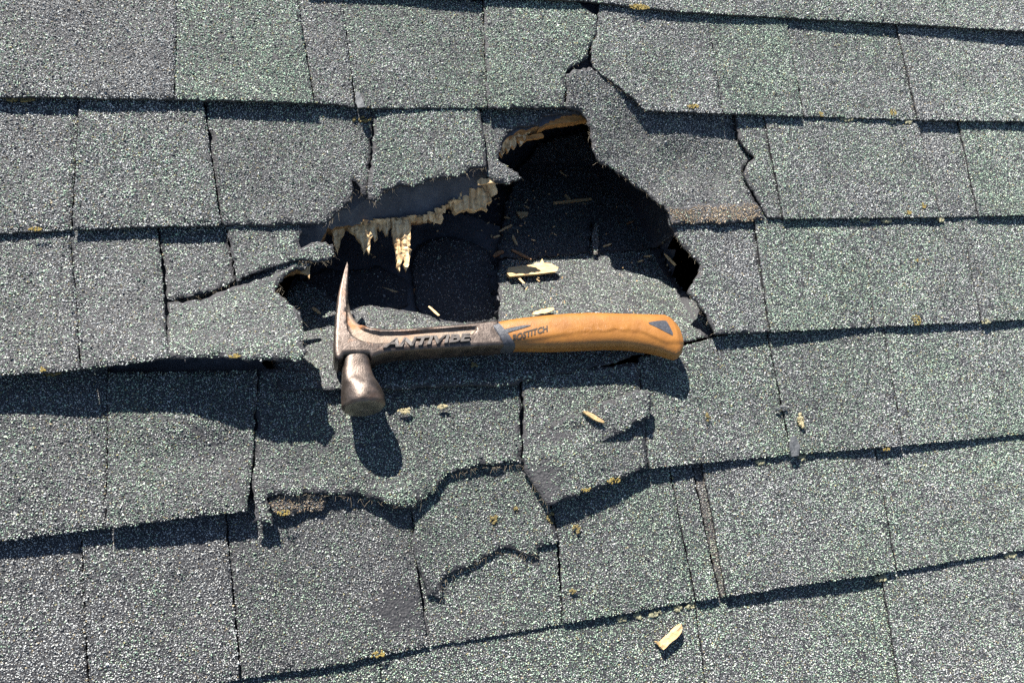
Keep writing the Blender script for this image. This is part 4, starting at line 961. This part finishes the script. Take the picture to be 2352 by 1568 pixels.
for (x, y, w, h, n, hf, lab) in [
    (38, 229, 70, 12, 40, course_h(0), 'brown moss strip under the upper edge at far left'), (1184, 1168, 10, 10, 8, course_h(-3), 'brown moss crumb below the wavy tear, uppermost'), (1131, 1192, 24, 16, 18, course_h(-3), 'brown moss tuft below the wavy tear'),
    (1264, 1188, 14, 22, 14, course_h(-3), 'moss tuft below the bare asphalt corner'), (1324, 1212, 14, 18, 14, course_h(-3), 'green brown moss tuft right of the bare corner'), (1314, 1357, 12, 10, 8, course_h(-3), 'brown moss crumb near the bottom edge'),
    (1088, 839, 11, 14, 9, PD, 'reddish moss crumb under the hammer shank'), (1625, 959, 12, 14, 9, course_h(-2), 'rusty moss crumb on the shingle right of the lifted one'),
    (832, 276, 40, 14, 22, course_h(0, LOW), 'dry moss under the upper edge above the ragged corner'), (115, 858, 40, 12, 22, course_h(-2), 'moss under the raised edge at far left')]:
    clump('moss_tuft', x, y, w, h, n, lambda u, v, f=hf: f(u, v) + .001, M_MOSS, lab, 'moss', 'moss tufts on the roof', (.0008, .0018), .8)
M_FLK = plain('grey_flake', (.06, .064, .068), .7, 0, 300, .4, .001); M_TANF = plain('tan_flake', (.27, .23, .13), .8, 0, 300, .45, .001)
CG = 'crumbs and flakes lying on the shingles'
clump('crumb', 928, 944, 26, 8, 22, on_course(-2), M_TANF, 'tan crumb right of the hammer face', 'debris', CG, (.0010, .0022))
clump('crumb', 1014, 934, 20, 7, 14, on_course(-2), M_TANF, 'smaller tan crumb farther right of the hammer face', 'debris', CG, (.0010, .0020))
clump('crumb', 1838, 966, 12, 30, 30, on_course(-2), M_TANF, 'tan flake standing on a shingle right of the handle', 'debris', CG, (.0010, .0026), .9)
clump('crumb', 1795, 938, 24, 10, 18, on_course(-2), M_FLK, 'blue grey flake above the tan flake', 'debris', CG, (.0010, .0024))
def flake(pts, hf, th, mat, label):
    p = trace(pts, hf)
    if area(p) < 0: p = p[::-1]
    p = roughen(p, .002, .0003, 4); P, T = fill(p, .003); n = len(P); be = bnd_edges(T); z = hf(P[:, 0], P[:, 1]) + .0006 * np.sin(P[:, 0] * 500) * np.sin(P[:, 1] * 400)
    return tag(link('flake', mesh('flake', np.concatenate([np.c_[P, z + th], np.c_[P, z]]), list(map(tuple, T)) + [tuple(t[::-1] + n) for t in T] + [(b_, a_, a_ + n, b_ + n) for a_, b_ in be], mat)), label, 'debris', CG)
flake([(818, 212), (826, 214), (833, 232), (840, 246), (822, 250), (816, 236)], on_course(1), .0012, M_FLK, 'grey stone sliver on the edge at the dark joint above the hole')
flake([(1815, 1004), (1828, 1000), (1836, 1024), (1834, 1046), (1818, 1048), (1812, 1030)], on_course(-2), .0010, M_FLK, 'worn grey scab on the edge below the tan flake')
# loose curled scrap of shingle on the lifted shingle below the grip
sc = slab_with_granules('shingle_scrap', trace([(1262, 975), (1300, 955), (1345, 945), (1400, 915), (1460, 895), (1496, 904), (1497, 925), (1490, 960), (1462, 968), (1440, 992), (1395, 1012), (1345, 1016), (1300, 1012), (1275, 1000)], SCRH), SCRH, .003, None, (.3, 0, .9, 1), amp=.0011, seed=77, bald=bald_noise(.7))
tag(sc, 'curled scrap of shingle below the grip with the straw coloured stick on it', 'shingle scrap')

V, Fc = [], []
for i in range(150):
    x = random.choice((random.uniform(760, 1560), random.gauss(1180, 90))); y = random.uniform(430, 760)
    hf = PF if x < 1140 and y < 735 else (PD if y > 590 else PB)
    c = trace([(x, y)], hf)[0]
    if x < 700 or x > 1540 or (x > 1420 and y < 520): continue
    z = float(hf(c[:1], c[1:])[0]) + .0008; a = random.uniform(0, 6.3); l = random.choice((.001, .0015, .0025, .004)) * random.uniform(.6, 1.3); w = random.uniform(.0004, .001)
    d = np.array([math.cos(a), math.sin(a)]); q = np.array([-d[1], d[0]]); b = len(V)
    for sx, sy in ((-1, -1), (1, -.5), (.8, 1), (-.9, .7)):
        p = c + d * l * sx / 2 + q * w * sy; V += [(p[0], p[1], z + random.uniform(0, .0006)), (p[0], p[1], z + .0008 + random.uniform(0, .0006))]
    Fc += [(b + 1, b + 3, b + 5, b + 7), (b, b + 2, b + 3, b + 1), (b + 2, b + 4, b + 5, b + 3), (b + 4, b + 6, b + 7, b + 5), (b + 6, b, b + 1, b + 7)]
sd = link('sawdust', mesh('sawdust', V, Fc, M_PALE)); sd['kind'] = 'stuff'
